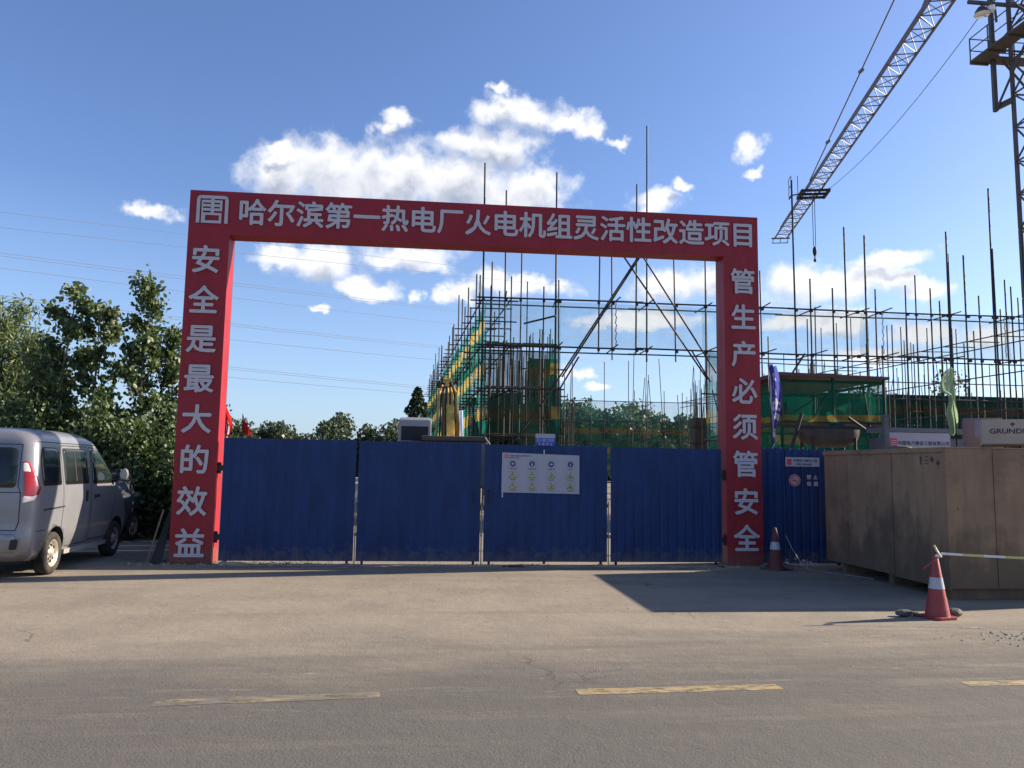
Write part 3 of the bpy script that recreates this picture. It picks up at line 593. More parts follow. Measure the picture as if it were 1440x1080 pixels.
# ------------------------------------------------------------------ big wooden crate
CX0, CY0, CY1, CX1 = 5.62, 10.15, 13.30, 9.4
crm = bpy.data.materials.new('weathered_plywood'); crm.use_nodes = True
def crate_material(m):
    nt = m.node_tree; N = nt.nodes; Lk = nt.links; b = N['Principled BSDF']; b.inputs['Roughness'].default_value = .88; b.inputs['Specular IOR Level'].default_value = .12
    tc = N.new('ShaderNodeTexCoord'); g = N.new('ShaderNodeObjectInfo')
    def noise(sc, st=(1, 1, 1), det=7, ro=.62):
        mp = N.new('ShaderNodeMapping'); Lk.new(tc.outputs['Object'], mp.inputs[0]); mp.inputs['Scale'].default_value = st
        n = N.new('ShaderNodeTexNoise'); n.inputs['Scale'].default_value = sc; n.inputs['Detail'].default_value = det; n.inputs['Roughness'].default_value = ro; Lk.new(mp.outputs[0], n.inputs[0]); return n.outputs['Fac']
    def rng(v, a, b_, c=0., d=1.):
        r = N.new('ShaderNodeMapRange'); Lk.new(v, r.inputs['Value']); r.inputs['From Min'].default_value = a; r.inputs['From Max'].default_value = b_; r.inputs['To Min'].default_value = c; r.inputs['To Max'].default_value = d; return r.outputs[0]
    def mix(f, a, c):
        x = N.new('ShaderNodeMixRGB'); Lk.new(f, x.inputs[0])
        for i, v in ((1, a), (2, c)):
            if isinstance(v, tuple): x.inputs[i].default_value = (*v, 1)
            else: Lk.new(v, x.inputs[i])
        return x.outputs[0]
    c = mix(rng(noise(1.1), .35, .65), (.36, .235, .145), (.255, .170, .108))
    c = mix(rng(noise(9, (1, 1, .18)), .45, .7, 0, .35), c, (.16, .108, .070))
    c = mix(rng(g.outputs['Random'], 0, 1, 0, .35), c, (.22, .16, .11))
    sp_ = N.new('ShaderNodeSeparateXYZ'); Lk.new(tc.outputs['Object'], sp_.inputs[0])
    low = rng(sp_.outputs[2], .15, 1.7, .26, -.14)      # damp mould climbs from the base
    a = N.new('ShaderNodeMath'); a.operation = 'ADD'; Lk.new(noise(2.6, (1, 1, .6)), a.inputs[0]); Lk.new(low, a.inputs[1])
    c = mix(rng(a.outputs[0], .50, .70, 0, .8), c, (.115, .092, .066))
    c = mix(rng(noise(.9, (1, 1, 1.6), 8, .7), .52, .62, 0, .45), c, (.12, .092, .062))
    c = mix(rng(noise(11, det=3), .68, .76, 0, .7), c, (.03, .026, .024))
    Lk.new(c, b.inputs['Base Color'])
    bp = N.new('ShaderNodeBump'); bp.inputs['Strength'].default_value = .25; bp.inputs['Distance'].default_value = .01; Lk.new(noise(18, (1, 1, .3)), bp.inputs['Height']); Lk.new(bp.outputs[0], b.inputs['Normal'])
crate_material(crm); M['crate'] = crm
crt = thing('shipping_crate', 'huge weathered plywood shipping crate beside the blue fence', 'crate', (CX0, CY0, 0), .105)
def cpanel(x0, x1, y0, y1, z0, z1): b = MB(); b.box(x0, x1, y0, y1, z0, z1); return b.build('panel', M['crate'], crt, bevel=.003)
HT = 1.93
LY = CY1-CY0
core = MB(); core.box(.035, CX1-CX0-.02, .035, LY-.035, .155, HT-.03); core.build('inner_frame', M['timber'], crt)
for y0, y1, dx in ((.012, 1.21, 0), (1.22, 2.43, -.004), (2.44, LY, .002)): cpanel(.008+dx, .030+dx, y0, y1, .14+abs(dx)*5, HT-.004+dx)
xs = [.0, .655, 1.32, 2.54, CX1-CX0]
for i in range(4): cpanel(xs[i]+.005, xs[i+1]-.005, [0, .003, -.002, .002][i], .022+[0, .003, -.002, .002][i], .15, HT)
for i in range(3): cpanel(.0+i*1.27, (i+1)*1.27-.008, .0, LY, HT+.003, HT+.020)
# battens, top edge strip, skids
for (x0, x1) in ((-.002, .05),): 
    b = MB(); b.box(-.014, .006, -.012, .045, .13, HT-.002); b.build('corner_batten', M['crate'], crt)
for x in (.66, 1.325):
    b = MB(); b.box(x-.007, x+.006, -.006, -.003, .16, HT-.01); b.build('seam_batten', M['crate'], crt)
for y in (1.215, 2.435):
    b = MB(); b.box(-.003, .005, y-.006, y+.006, .15, HT-.01); b.build('seam_batten', M['crate'], crt)
b = MB(); b.box(-.020, .0, .02, LY, HT-.045, HT+.004); b.build('edge_strip', M['crate'], crt)
for y in (.15, 1.4, 2.7):
    b = MB(); b.box(.10, CX1-CX0-.1, y, y+.12, 0, .138); b.build('skid', M['timber'], crt)
# printed shipping marks on the left side, near the front top corner
mk = MB(); fx = lambda u, v, w: (-.002-w, u, v)
def mkp(pts): mk.poly(pts, 0, .001, fx)
y0_ = .52; 
mkp([(y0_-.03, 1.80), (y0_+.03, 1.80), (y0_, 1.84)]); mkp([(y0_-.01, 1.72), (y0_+.01, 1.72), (y0_+.01, 1.80), (y0_-.01, 1.80)])
for z in (1.82, 1.775, 1.73): mkp([(y0_-.16, z), (y0_-.09, z), (y0_-.09, z+.012), (y0_-.16, z+.012)])
mkp([(y0_-.28, 1.79), (y0_-.24, 1.83), (y0_-.20, 1.79), (y0_-.24, 1.75)]); mkp([(y0_-.39, 1.74), (y0_-.36, 1.78), (y0_-.33, 1.74), (y0_-.36, 1.70)])
mk.build('printed_marks', M['ink'], crt)
# loose rubble lying on the crate lid
link('rock', rocks[1], None, 'small heap-like lump of rubble lying on top of the wooden crate', 'rubble', loc=(CX0+.25, CY0+1.7, HT+.05)).scale = (1.6, 1, .8)

# ------------------------------------------------------------------ box stack behind the crate
lower = thing('base_crate', 'lower wooden crate carrying the pale box behind the big crate', 'crate', (9.06, 15.0, 0), -.5)
b = MB(); b.box(.0, 2.6, 0, 1.2, .10, 1.98); b.build('box_body', M['crate'], lower, bevel=.005)
for x in (.15, 1.2, 2.3):
    b = MB(); b.box(x, x+.1, .02, 1.18, 0, .098); b.build('skid', M['timber'], lower)
gb = thing('pump_box', 'pale cardboard box with dark lettering on a pallet behind the crate', 'box', (9.04, 15.02, 1.982), -.5)
b = MB(); b.box(.0, 1.5, 0, .8, .20, .665); bx = b.build('carton', M['cardboard'], gb, bevel=.004)
for x in (.03, .62, 1.25):
    b = MB(); b.box(x+.0, x+.14, .02, .78, .0, .165); b.build('pallet_block', M['timber'], gb)
b = MB(); b.box(0, 1.5, 0, .8, .168, .197); b.build('pallet_deck', M['timber'], gb)
link('lettering', text_mesh('GRUNDFOS', .13, .025, .0008, M['ink']), bx, mat4=Matrix.Translation((.52, -.003, .40)) @ UPR @ Matrix.Diagonal((1.15, 1, 1, 1)))
b = MB(); b.poly([(.46, .58), (.50, .61), (.54, .58), (.50, .53)], 0, .001, lambda u, v, w: (u, -.003-w, v)); b.build('brand_mark', M['ink'], bx)
pk = thing('pink_box', 'pinkish board box with a blue-grey label left of the pale lettered box', 'box', (9.42, 16.3, 0), -.5)
b = MB(); b.box(0, .70, 0, .8, 0, 2.76); b.build('box_body', M['pinkbox'], pk, bevel=.004)
b = MB(); b.box(.20, .42, -.005, -.001, 2.36, 2.72); b.build('label_sheet', mat('blue_grey_label', (.19, .19, .26), .7, var=.2), pk)

# ------------------------------------------------------------------ cabin with white name board
cb = sthing('site_cabin', 'low grey site cabin with a white company name board along its roof edge', 'cabin', 14.95, 4.9)
b = MB(); b.box(0, 2.5, .05, .60, 0, 2.45); b.build('wall', M['grey_steel'], cb)
b = MB(); b.box(-.05, 2.55, -.03, .65, 2.60, 2.70); b.build('roof', mat('cabin_roof', (.12, .13, .16), .5, var=.2), cb)
b = MB(); b.box(.10, 1.72, -.02, .03, 2.10, 2.585); nb = b.build('name_board', M['white_board'], cb)
b = MB(); b.box(.17, .34, -.026, -.021, 2.24, 2.44); lg = b.build('logo', M['ink_red'], nb)
for z in (2.28, 2.33, 2.38): q = MB(); q.box(.19, .32, -.029, -.027, z, z+.018); q.build('logo_bar', M['white_print'], lg)
link('lettering', text_mesh('中国电力建设工程有限公司', .112, .015, .001, M['ink']), nb, mat4=Matrix.Translation((1.03, -.024, 2.29)) @ UPR)
gp = sthing('grey_post', 'thick grey steel post standing left of the white name board', 'post', 14.88, 4.6)
b = MB(); b.box(-.06, .06, 0, .12, 0, 2.95); b.build('shaft', M['grey_steel'], gp); b = MB(); b.box(-.09, .09, -.03, .15, 2.952, 2.98); b.build('cap_plate', M['grey_steel'], gp)

# ------------------------------------------------------------------ traffic cones, tape, rocks
def cone(loc, rz, label, lean=0.0):
    t = thing('traffic_cone', label, 'traffic cone', loc, rz, 'traffic cones'); t.rotation_euler = (lean, 0, rz); t.scale = (.96, .96, .95)
    rp = lambda z: .135-(z-.03)/.69*.107
    b = MB(); b.lathe([(rp(.03)+.0, .03), (rp(.26), .26)], n=28); b.lathe([(rp(.36), .36), (rp(.70), .70), (.022, .715), (0.004, .715)], n=28); b.lathe([(rp(.26)-.002, .26), (rp(.36)-.002, .36)], n=28); b.build('cone_body', M['cone_red'], t)
    b = MB(); b.lathe([(rp(.345)+.0015, .345), (rp(.475)+.0015, .475)], n=28); b.lathe([(rp(.345)-.001, .345), (rp(.345)+.0015, .345)], n=28); b.build('reflective_band', M['cone_white'], t)
    b = MB(); pts = []; R = .165
    for k in range(4):
        for j in range(4):
            a = pi/2*k+pi/8*(j-1.5)*.8+pi/4; pts.append((R*1.18*cos(a) if abs(cos(a)) < .80 else R*.98*(1 if cos(a) > 0 else -1), R*1.18*sin(a) if abs(sin(a)) < .80 else R*.98*(1 if sin(a) > 0 else -1)))
    b.poly(pts, 0.002, .035); b.build('base', M['cone_red'], t, bevel=.006)
    return t
c1 = cone((4.78, 8.93, 0), .3, 'red and white traffic cone tied with yellow tape in front of the crate')
c2 = cone((4.36, 13.05, 0), .9, 'darker traffic cone in the shade at the foot of the right red pillar')
M['cone_dark'] = mat('dark_cone_plastic', (.15, .035, .035), .7, col2=(.08, .03, .03), vscale=9)  # darker, rougher plastic than the other cone
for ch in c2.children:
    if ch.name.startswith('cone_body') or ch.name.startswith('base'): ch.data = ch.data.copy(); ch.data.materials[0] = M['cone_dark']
tp = thing('barrier_tape', 'white and yellow barrier tape tied to the cone in front of the crate', 'tape', (4.78, 8.86, .70))
def ribbon(b, pts, w, mi_f, tw=0.0):
    for i in range(len(pts)-1):
        p0, p1 = Vector(pts[i]), Vector(pts[i+1]); b.add([p0-Vector((0, 0, w/2)), p1-Vector((0, 0, w/2)), p1+Vector((0, .004, w/2)), p0+Vector((0, .004, w/2))], [(0, 1, 2, 3)], mi_f(i))
pts = [(.02+t*4.6, -.02-.25*t, .02-.10*4*t*(1-t)*.55+.02*t) for t in [i/40 for i in range(41)]]
b = MB(); ribbon(b, pts, .026, lambda i: (i//2) % 2); b.build('tape_span', [M['tape'], M['tape_y']], tp)
b = MB(); b.path([(.0, -.03, .0), (-.03, -.03, .05), (-.055, -.03, .095)], .011, mi=0); b.tube((-.045, -.03, .07), (-.06, -.03, .11), .012, mi=1); b.lathe([(.03, -.012), (.036, 0), (.03, .012)], (0, 0, -.01), n=16, mi=0); b.build('knot', [M['tape'], M['tape_y']], tp)
b = MB(); ribbon(b, [(-.02, -.03, -.02), (-.08, -.05, -.06), (-.14, -.05, -.10), (-.20, -.04, -.15)], .02, lambda i: 0); b.build('loose_end', M['cone_red'], tp)
# post out of frame that the tape runs to
c3 = copy_tree(c1); c3.location = (9.38, 8.62, 0); c3['label'] = 'traffic cone at the far right end of the barrier tape'
rl = [((4.44, 8.99), .8, 'flat grey rubble lump just left of the tied cone'), ((4.60, 9.05), .6, 'small grey rubble lump tucked against the left of the tied cone'), ((5.03, 9.03), .95, 'dark grey rubble lump right of the tied cone'),
      ((4.18, 13.1), .8, 'small rubble lump left of the shaded cone'), ((4.55, 12.95), .8, 'small rubble lump right of the shaded cone')]
for i, ((x, y), s, lb) in enumerate(rl):
    o = link('rock', rocks[i % 5], None, lb, 'rubble', 'rubble lumps beside the cones', loc=(x, y, .045*s)); o.scale = (s, s, s); o.rotation_euler = (0, 0, i*1.3)
# scattered small clods by the roadside: nobody could count them
b = MB(); rnd = random.Random(5)
def clod(x, y, r):
    n = 5; vs = [(x+r*cos(2*pi*i/n+x), y+r*sin(2*pi*i/n+x)*.8, .003) for i in range(n)]+[(x+rnd.uniform(-.2, .2)*r, y, r*rnd.uniform(.5, .9)+.003)]
    b.add(vs, [(i, (i+1) % n, n) for i in range(n)])
for _ in range(160): clod(rnd.gauss(5.15, .35), rnd.gauss(7.95, .16), rnd.uniform(.006, .022))
for _ in range(500): clod(rnd.uniform(-6, 6), rnd.uniform(6.4, 12.2), rnd.uniform(.003, .010))
for _ in range(420):
    p = W(rnd.uniform(.5, 9.3), rnd.gauss(-.12, .12)); clod(p.x, p.y, rnd.uniform(.006, .028))
for _ in range(160):
    p = W(rnd.uniform(-.6, 1.9), rnd.gauss(-.05, .10)); clod(p.x, p.y, rnd.uniform(.01, .04))
b.build('gravel', M['dirt'], label='loose clods and gravel scattered over the dusty apron', cat='gravel', kind='stuff')
# cord trailing over the ground beside the crate, plastic scraps by the fence
b = MB(); pp = []
for i in range(15):
    t = i/14; pp.append((4.62+.82*t+.03*sin(t*9), 13.28-1.35*t**1.15, .02+.52*max(0, 1-t*3.2)**2))
b.path(pp, .007); b.build('cord', M['frame_line'], label='pale cord trailing over the shaded ground from the fence towards the crate', cat='cord')
b = MB(); rnd = random.Random(9)
for k in range(26):
    x = 4.66+rnd.random()*.55; y = 13.42+rnd.uniform(-.07, .07); z = .05+rnd.random()*.08; r = rnd.uniform(.02, .06)
    a = [Vector((x, y, z))+Vector((rnd.gauss(0, 1), rnd.gauss(0, 1), rnd.gauss(0, .6))).normalized()*r for _ in range(3)]; b.add(a, [(0, 1, 2)])
b.build('plastic_scrap', M['white_print'], label='crumpled pale plastic scraps at the foot of the blue fence', cat='litter')

# ------------------------------------------------------------------ board and pole leaning by the left pillar
bd = thing('leaning_board', 'dark board with a pale edge leaning against the left red pillar', 'board', (-5.46, 12.56, 0), .1); bd.scale = (.85, .8, .95)
b = MB(); b.add([(-.22, -.05, 0), (-.02, -.05, 0), (.02, .35, .86), (-.04, .35, .86), (-.22, -.02, 0), (-.02, -.02, 0), (.02, .38, .86), (-.04, .38, .86)], [(0, 1, 2, 3), (7, 6, 5, 4), (0, 4, 5, 1), (1, 5, 6, 2), (2, 6, 7, 3), (3, 7, 4, 0)]); b.build('sheet', M['seam'], bd)
b = MB(); b.tube((-.26, -.12, .0), (-.01, -.10, .90), .016, n=8); b.build('pale_edge_pole', M['timber'], bd)

# ------------------------------------------------------------------ flags
def flag(name, label, s, o, pole_top, lean, polys, W_, Ht, mats, seed, pole_m, droop=1.0, z0=None):
    t = sthing(name, label, 'flag', s, o); rnd = random.Random(seed)
    b = MB(); b.tube((0, 0, 0), (lean[0], lean[1], pole_top), .018, .011, 8); b.build('pole', pole_m, t)
    n, m = 10, 26; vs = []; fs = []; ph = rnd.uniform(0, 6)
    for j in range(m+1):
        v = j/m; z = pole_top-.06-Ht*v; f = z/pole_top; px, py = lean[0]*f, lean[1]*f
        wj = W_*polys(v)
        for i in range(n+1):
            u = i/n; fold = .05*sin(u*9+v*4+ph)*droop+.03*sin(u*17+v*7)
            vs.append((px+wj*u+.015*sin(v*9+u*3), py+fold, z-.05*u*droop+.02*sin(u*11+ph)))
    mi = []
    for j in range(m):
        for i in range(n):
            fs.append((j*(n+1)+i, j*(n+1)+i+1, (j+1)*(n+1)+i+1, (j+1)*(n+1)+i))
    b = MB(); b.add(vs, fs, 0, True)
    k = 0
    for j in range(m):
        for i in range(n):
            on = 0
            if mats.get('char') and 2 < j < m-2 and 2 <= i <= 7 and (j % 5) not in (0,): on = 1 if rnd.random() < .42 else 0
            if mats.get('edge') and i == 0: on = 1
            b.mi[k] = on; k += 1
    b.build('cloth', [mats['a'], mats.get('b', mats['a'])], t); return t
flag('tall_flag', 'narrow blue and white flag drooping on a leaning pole right of the red pillar', 11.50, 3.28, 4.02, (-.10, .05), lambda v: .12+.30*sin(pi*min(1, v*1.1+.12)), .62, 1.75, {'a': M['flag_blue'], 'b': M['flag_white'], 'char': True, 'edge': True}, 4, M['pipe'])
flag('tall_flag', 'drooping pale green flag in front of the scaffold at the right', 15.38, 2.85, 3.98, (.02, .0), lambda v: -(.25+.75*sin(pi*min(1, .1+v*1.6)) if v < .35 else .45+.1*sin(v*12)), .36, 1.45, {'a': M['flag_green']}, 8, M['pipe'])
flag('tall_flag', 'red feather flag with white brush marks behind the left red pillar', .33, 1.35, 2.95, (.0, .0), lambda v: .15+.85*min(1, v*1.6), .19, .95, {'a': M['flag_red'], 'b': M['flag_white'], 'char': True}, 12, M['pipe'])
flag('small_pennant', 'small dark red pennant just above the leftmost gate leaf', -1.22, 9.6, 2.98, (.0, .0), lambda v: v*.9+.05, .34, .5, {'a': M['flag_red']}, 15, M['pipe'])

# ------------------------------------------------------------------ scaffolds
UP = MB().tube((0, 0, 0), (0, 0, 1), 1, n=6).mesh('tube', M['pipe'])
REB = MB().tube((0, 0, 0), (0, 0, 1), 1, n=5).mesh('rebar', M['pipe_thin'])
COUP = MB().box(-.055, .055, -.055, .055, -.06, .06).mesh('coupler', M['pipe'])
def pipe(parent, p0, p1, r=.03, name='ledger', me=None):
    p0 = Vector(p0); p1 = Vector(p1); d = p1-p0
    q = d.to_track_quat('Z', 'Y').to_matrix().to_4x4()
    o = link(name, me or UP, parent); o.matrix_local = Matrix.Translation(p0) @ q @ Matrix.Diagonal((r, r, d.length, 1)); return o
def net(parent, p0, p1, z0, z1, m, seed=0, nx=None, sag=.025, name='safety_net'):
    """hung net panel between two plan points, with a stripe band along its middle (UV v)"""
    rnd = random.Random(seed); p0 = Vector((*p0, 0)); p1 = Vector((*p1, 0)); d = p1-p0; e_ = d.normalized()*min(.14, d.length*.02); p0 -= e_; p1 += e_; d = p1-p0; L_ = d.length; nx = nx or max(4, int(L_/.5)); nz = 6
    nrm = Vector((-d.y, d.x, 0)).normalized(); ph = rnd.uniform(0, 9); vs = []; uv = []
    for j in range(nz+1):
        for i in range(nx+1):
            u, v = i/nx, j/nz; e = 4*v*(1-v)
            off = (.07*sin(u*L_*2.1+ph)+.05*sin(u*L_*4.7+v*3+ph))*(.3+e)
            zz = z0+(z1-z0)*v+(sag*sin(u*L_*2.0+ph*2)*(1-v))+(-sag*.35*abs(sin(u*L_*2.1)))*v
            vs.append(tuple(p0+d*u+nrm*off+Vector((0, 0, zz)))); uv.append((u, v+.012*sin(u*L_*1.4+ph)))
    me = bpy.data.meshes.new(name); fs = [(j*(nx+1)+i, j*(nx+1)+i+1, (j+1)*(nx+1)+i+1, (j+1)*(nx+1)+i) for j in range(nz) for i in range(nx)]
    me.from_pydata(vs, [], fs); me.materials.append(m); l = me.uv_layers.new(name='uv')
    for lp in me.loops: l.data[lp.index].uv = uv[lp.vertex_index]
    me.polygons.foreach_set('use_smooth', [True]*len(fs)); me.update()
    return link(name, me, parent)

LIFT = [1.0, 2.70, 4.42, 6.02, 7.76]
rs = random.Random(21)
# --- front row, facing the gate
FO = 15.0
sf = sthing('scaffold', 'front run of pipe scaffold facing the gate, with an open bay and sheer green netting', 'scaffold', 0, FO, 0, 'pipe scaffolds on the building site')
front = [(5.84, 12.86, 0), (6.12, 9.1, 0), (6.66, 11.89, 0), (7.2, 9.58, 0), (8.5, 12.62, 0), (8.67, 8.51, 0), (8.06, 8.27, 0), (10.11, 9.63, 5.85), (10.65, 9.57, 5.6), (11.55, 12.39, 5.85), (11.93, 14.67, 5.55), (13.07, 9.62, 5.6), (14.19, 9.53, 0),
 (15.3, 9.9, 0), (16.4, 9.2, 0), (17.75, 12.84, 0), (18.34, 8.96, 0), (19.24, 8.63, 0), (19.77, 11.04, 0), (20.52, 10.76, 0), (20.97, 8.67, 0), (22.23, 8.89, 0), (22.59, 9.27, 0), (23.22, 8.78, 0), (23.7, 8.32, 0), (23.91, 11.06, 0), (23.99, 10.2, 0), (24.74, 10.18, 0), (25.22, 8.55, 0), (25.78, 12.92, 0), (25.92, 10.46, 0), (26.36, 9.25, 0), (26.59, 8.97, 0), (27.2, 11.24, 0), (28.4, 10.2, 0), (29.9, 9.4, 0), (31.3, 11, 0)]
for s, h, z0 in front:
    ty = .11 if s in (6.66, 7.2, 8.06, 10.65, 11.55, 13.07, 20.97, 22.23, 23.7, 24.74) else 0.0
    tilt = rs.uniform(-.06, .06)
    pipe(sf, (s, ty, z0), (s+tilt, ty+rs.uniform(-.05, .05), h), .034 if h > 10 else .029, 'upright')
for z in (7.76, 6.02):
    for k, (dz, do, r) in enumerate(((0, -.06, .032), (-.03, 1.05, .028))):
        x = 5.6
        while x < 32:
            x1 = x+6.0; pipe(sf, (x, do, z+dz+rs.uniform(-.03, .03)), (x1+.2, do+.03, z+dz+rs.uniform(-.03, .03)), r); x = x1-.1
for z in (4.42, 2.70, 1.0):
    pipe(sf, (5.6, -.06, z), (8.85, -.06, z+.02), .028); pipe(sf, (14.0, -.06, z), (20, -.06, z), .028); pipe(sf, (19.9, -.03, z), (26, -.03, z), .028); pipe(sf, (25.9, -.06, z), (32, -.06, z), .028)
for s in (6.66, 8.55, 10.65, 11.93, 14.19, 16.4, 18.34, 20.2, 21.16, 23.91, 26.59, 28.4, 30):
    for z in (7.70, 5.98): pipe(sf, (s-.05+rs.uniform(-.1, .1), -rs.uniform(.7, 1.3), z+.02), (s+.06, 1.35, z+.05), .024, 'transom'); link('coupler', COUP, sf, loc=(s, -.02, z+.02))
for s, h, z0 in front:
    for z in (7.70, 5.96):
        if h > z and z0 < z: link('coupler', COUP, sf, loc=(s, -.03, z)).scale = (.8, .8, .8)
for z in (2.78, 4.50, 6.10):
    for k in range(2): b = MB(); b.box(6.0+k*1.32, 7.28+k*1.32, .15+.02*k, .95, z+.012*k, z+.045+.012*k); b.build('plank', M['timber'], sf)
inner = [(6.0+i*.53, rs.uniform(6.3, 9.4)) for i in range(5)]+[(17.1, 6.85), (21.16, 6.68), (22.2, 7.49), (21.82, 6.64), (25.28, 6.84), (14.6, 8.6), (19.0, 8.1), (16.0, 7.2), (18.7, 7.6), (24.3, 7.1), (27.7, 8.8), (30, 9)]
for s, h in inner: pipe(sf, (s, 1.05, 0), (s+rs.uniform(-.05, .05), 1.05, h), .026, 'upright')
for a, c in (((11.75, -.10, 9.75), (8.40, -.12, 4.50)), ((11.82, -.04, 9.75), (8.75, -.06, 4.9)), ((10.85, -.10, 9.75), (14.2, -.12, 4.95)), ((11.70, -.10, 9.62), (14.55, -.1, 5.2)),
             ((8.60, -.16, 4.35), (9.35, -.15, 5.65)), ((14.3, -.16, 4.85), (13.6, -.15, 6.0)), ((8.5, -.13, 4.6), (6.3, -.1, 1.5))):
    pipe(sf, a, c, .032, 'brace')
pipe(sf, (7.4, .6, 6.95), (8.5, -.1, 7.15), .035, 'brace')
for x0, x1 in ((5.9, 8.65), (8.65, 14.19), (14.19, 20.5), (20.5, 26.5), (26.5, 32)): net(sf, (x0, .12), (x1, .12), 6.04, 7.72, M['net_sheer'], int(x0*7), sag=.02)
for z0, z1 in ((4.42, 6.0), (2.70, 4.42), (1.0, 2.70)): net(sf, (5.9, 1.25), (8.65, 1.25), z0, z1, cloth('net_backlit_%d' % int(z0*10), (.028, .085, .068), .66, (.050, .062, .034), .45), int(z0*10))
for z0, z1 in ((4.42, 6.0), (2.70, 4.42), (1.0, 2.70)):
    net(sf, (8.35, -.02), (8.70, .02), z0, z1, M['net'], int(z0*3)+1, sag=.02); net(sf, (14.15, -.02), (14.95, .1), z0, z1, M['net'], int(z0*3)+2, sag=.02)
# chains of white tags hanging in the open bay
for s in (10.72, 21.1, 26.1):
    b = MB(); 
    for k in range(16): b.box(s+.02*sin(k*2.1)-.022, s+.02*sin(k*2.1)+.022, -.2, -.19, 6.1+k*.1, 6.2+k*.1)
    b.build('hanging_strap', M['white_print'], sf)

# --- left side row running back
sl = sthing('scaffold', 'left side run of pipe scaffold receding behind the excavator, hung with green and yellow netting', 'scaffold', 0, 0, 0, 'pipe scaffolds on the building site')
def side_s(o): return 5.88-(o-15)*.053
o_ = 15.0; k = 0
while o_ < 56.5:
    s = side_s(o_); h = 8.1+rs.choice([.3, .9, 1.1, 1.3, 1.5, 1.9])+rs.uniform(-.2, .2)
    if k: pipe(sl, (s, o_, 0), (s+rs.uniform(-.04, .04), o_, h), .032, 'upright')
    pipe(sl, (s+1.0, o_+.25, 0), (s+1.0, o_+.25, h-rs.uniform(-.9, 1.3)), .028, 'upright')
    for z in LIFT[1:]: pipe(sl, (s-.45+rs.uniform(-.15, .1), o_+.08, z-.10), (s+1.25, o_+.1, z-.08), .026, 'transom')
    pipe(sl, (s-.3, o_+.08, 6.9), (s+1.2, o_+.1, 6.9), .024, 'transom')
    o_ += 1.45+.3*(k % 3 == 1); k += 1
for z in LIFT[1:4]:
    for j in range(1, 9):
        a = 15.6+j*4.4; q = side_s(a+2); b = MB(); b.box(q+.12, q+.55, a, a+rs.uniform(3.0, 4.1), z+.0, z+.045); b.build('plank', M['timber'], sl)
for z in LIFT:
    for ds in (-.05, 1.0):
        for j in range(7): pipe(sl, (side_s(15+j*6)+ds, 15+j*6-.1, z+(.01 if j % 2 else 0)), (side_s(21+j*6)+ds, 21+j*6+.1, z), .028)
for j in range(5):
    for z in (2.7, 6.0): a = 15+j*8; pipe(sl, (side_s(a)+.1, a, z-1.6), (side_s(a+5)+.1, a+5, z+1.6), .026, 'brace')
for i in range(4):
    for j in range(7):
        z0, z1 = LIFT[i], LIFT[i+1]; a = 15+j*6; net(sl, (side_s(a)+.06, a+.02), (side_s(a+6)+.06, a+6), z0, z1-(.15 if i == 3 else 0), M['net'], i*9+j)
# --- rear row
RO = 56.5
sb_ = sthing('scaffold', 'far rear run of pipe scaffold with thin netting in front of the distant trees', 'scaffold', 0, RO, 0, 'pipe scaffolds on the building site')
x = 4.0
while x < 62:
    h = 8.0+rs.choice([.5, 1.2, 2.2, 3.4, 4.4])+rs.uniform(-.3, .3); pipe(sb_, (x, 0, 0), (x+rs.uniform(-.08, .08), 0, h), .040, 'upright'); x += rs.choice([1.3, 1.7, 2.2])
for z in (7.70, 5.9, 4.1, 2.4):
    for j in range(10): pipe(sb_, (3.8+j*5.8, -.05, z), (9.8+j*5.8, -.05, z), .038)
for i, (z0, z1) in enumerate(((1.0, 2.4), (2.4, 4.1), (4.1, 5.9), (5.9, 7.65))):
    for j in range(5): net(sb_, (3.9+j*12, .05), (15.9+j*12, .05), z0, z1, M['net_far'] if i < 3 else M['net_sheer'], i*5+j)
# --- row along the right of the building and its cross row
sr_ = sthing('scaffold', 'right inner run of pipe scaffold climbing towards the right edge of the photo', 'scaffold', 0, 0, 0, 'pipe scaffolds on the building site')
def rs_(o): return 29.2-(o-15)*.055
o_ = 15.5; k = 0
while o_ < 56:
    h = 8.0+rs.choice([.2, .9, 1.6, 2.6]); pipe(sr_, (rs_(o_), o_, 0), (rs_(o_)+rs.uniform(-.05, .05), o_, h), .030, 'upright'); 
    if k % 2: pipe(sr_, (rs_(o_)+1.0, o_, 0), (rs_(o_)+1.0, o_, h-.8), .028, 'upright')
    pipe(sr_, (rs_(o_)-.4, o_+.1, 7.7), (rs_(o_)+1.3, o_+.1, 7.72), .026, 'transom'); o_ += 1.6; k += 1
for z in (7.76, 7.3, 6.0, 4.4):
    for j in range(7): pipe(sr_, (rs_(15+j*6)-.05, 15+j*6-.1, z), (rs_(21+j*6)-.05, 21+j*6+.1, z), .030)
CO = 30.0
sc_ = sthing('scaffold', 'middle cross run of pipe scaffold closed with green netting coloured dark as in shade behind the shed', 'scaffold', 0, CO, 0, 'pipe scaffolds on the building site')
x = 20.8
while x < 41:
    h = 6.0+rs.choice([.6, 1.5, 2.4, 3.2, 4.2]); pipe(sc_, (x, 0, 0), (x+rs.uniform(-.06, .06), 0, h), .032, 'upright')
    if rs.random() < .6: pipe(sc_, (x+.5, 1.1, 0), (x+.5, 1.1, h+rs.uniform(-2, .5)), .028, 'upright')
    x += rs.choice([.8, 1.1, 1.5])
for z in (6.9, 5.9, 5.2, 3.6): 
    for j in range(4): pipe(sc_, (20.7+j*6, -.05, z), (26.8+j*6, -.05, z), .032)
pipe(sc_, (22.4, -.5, 7.75), (28.5, -.5, 7.62), .03); pipe(sc_, (24, -.1, 2.2), (27.5, -.1, 4.9), .035, 'brace'); pipe(sc_, (20.9, -.12, 2.2), (19.9, -.12, 6.2), .035, 'brace')
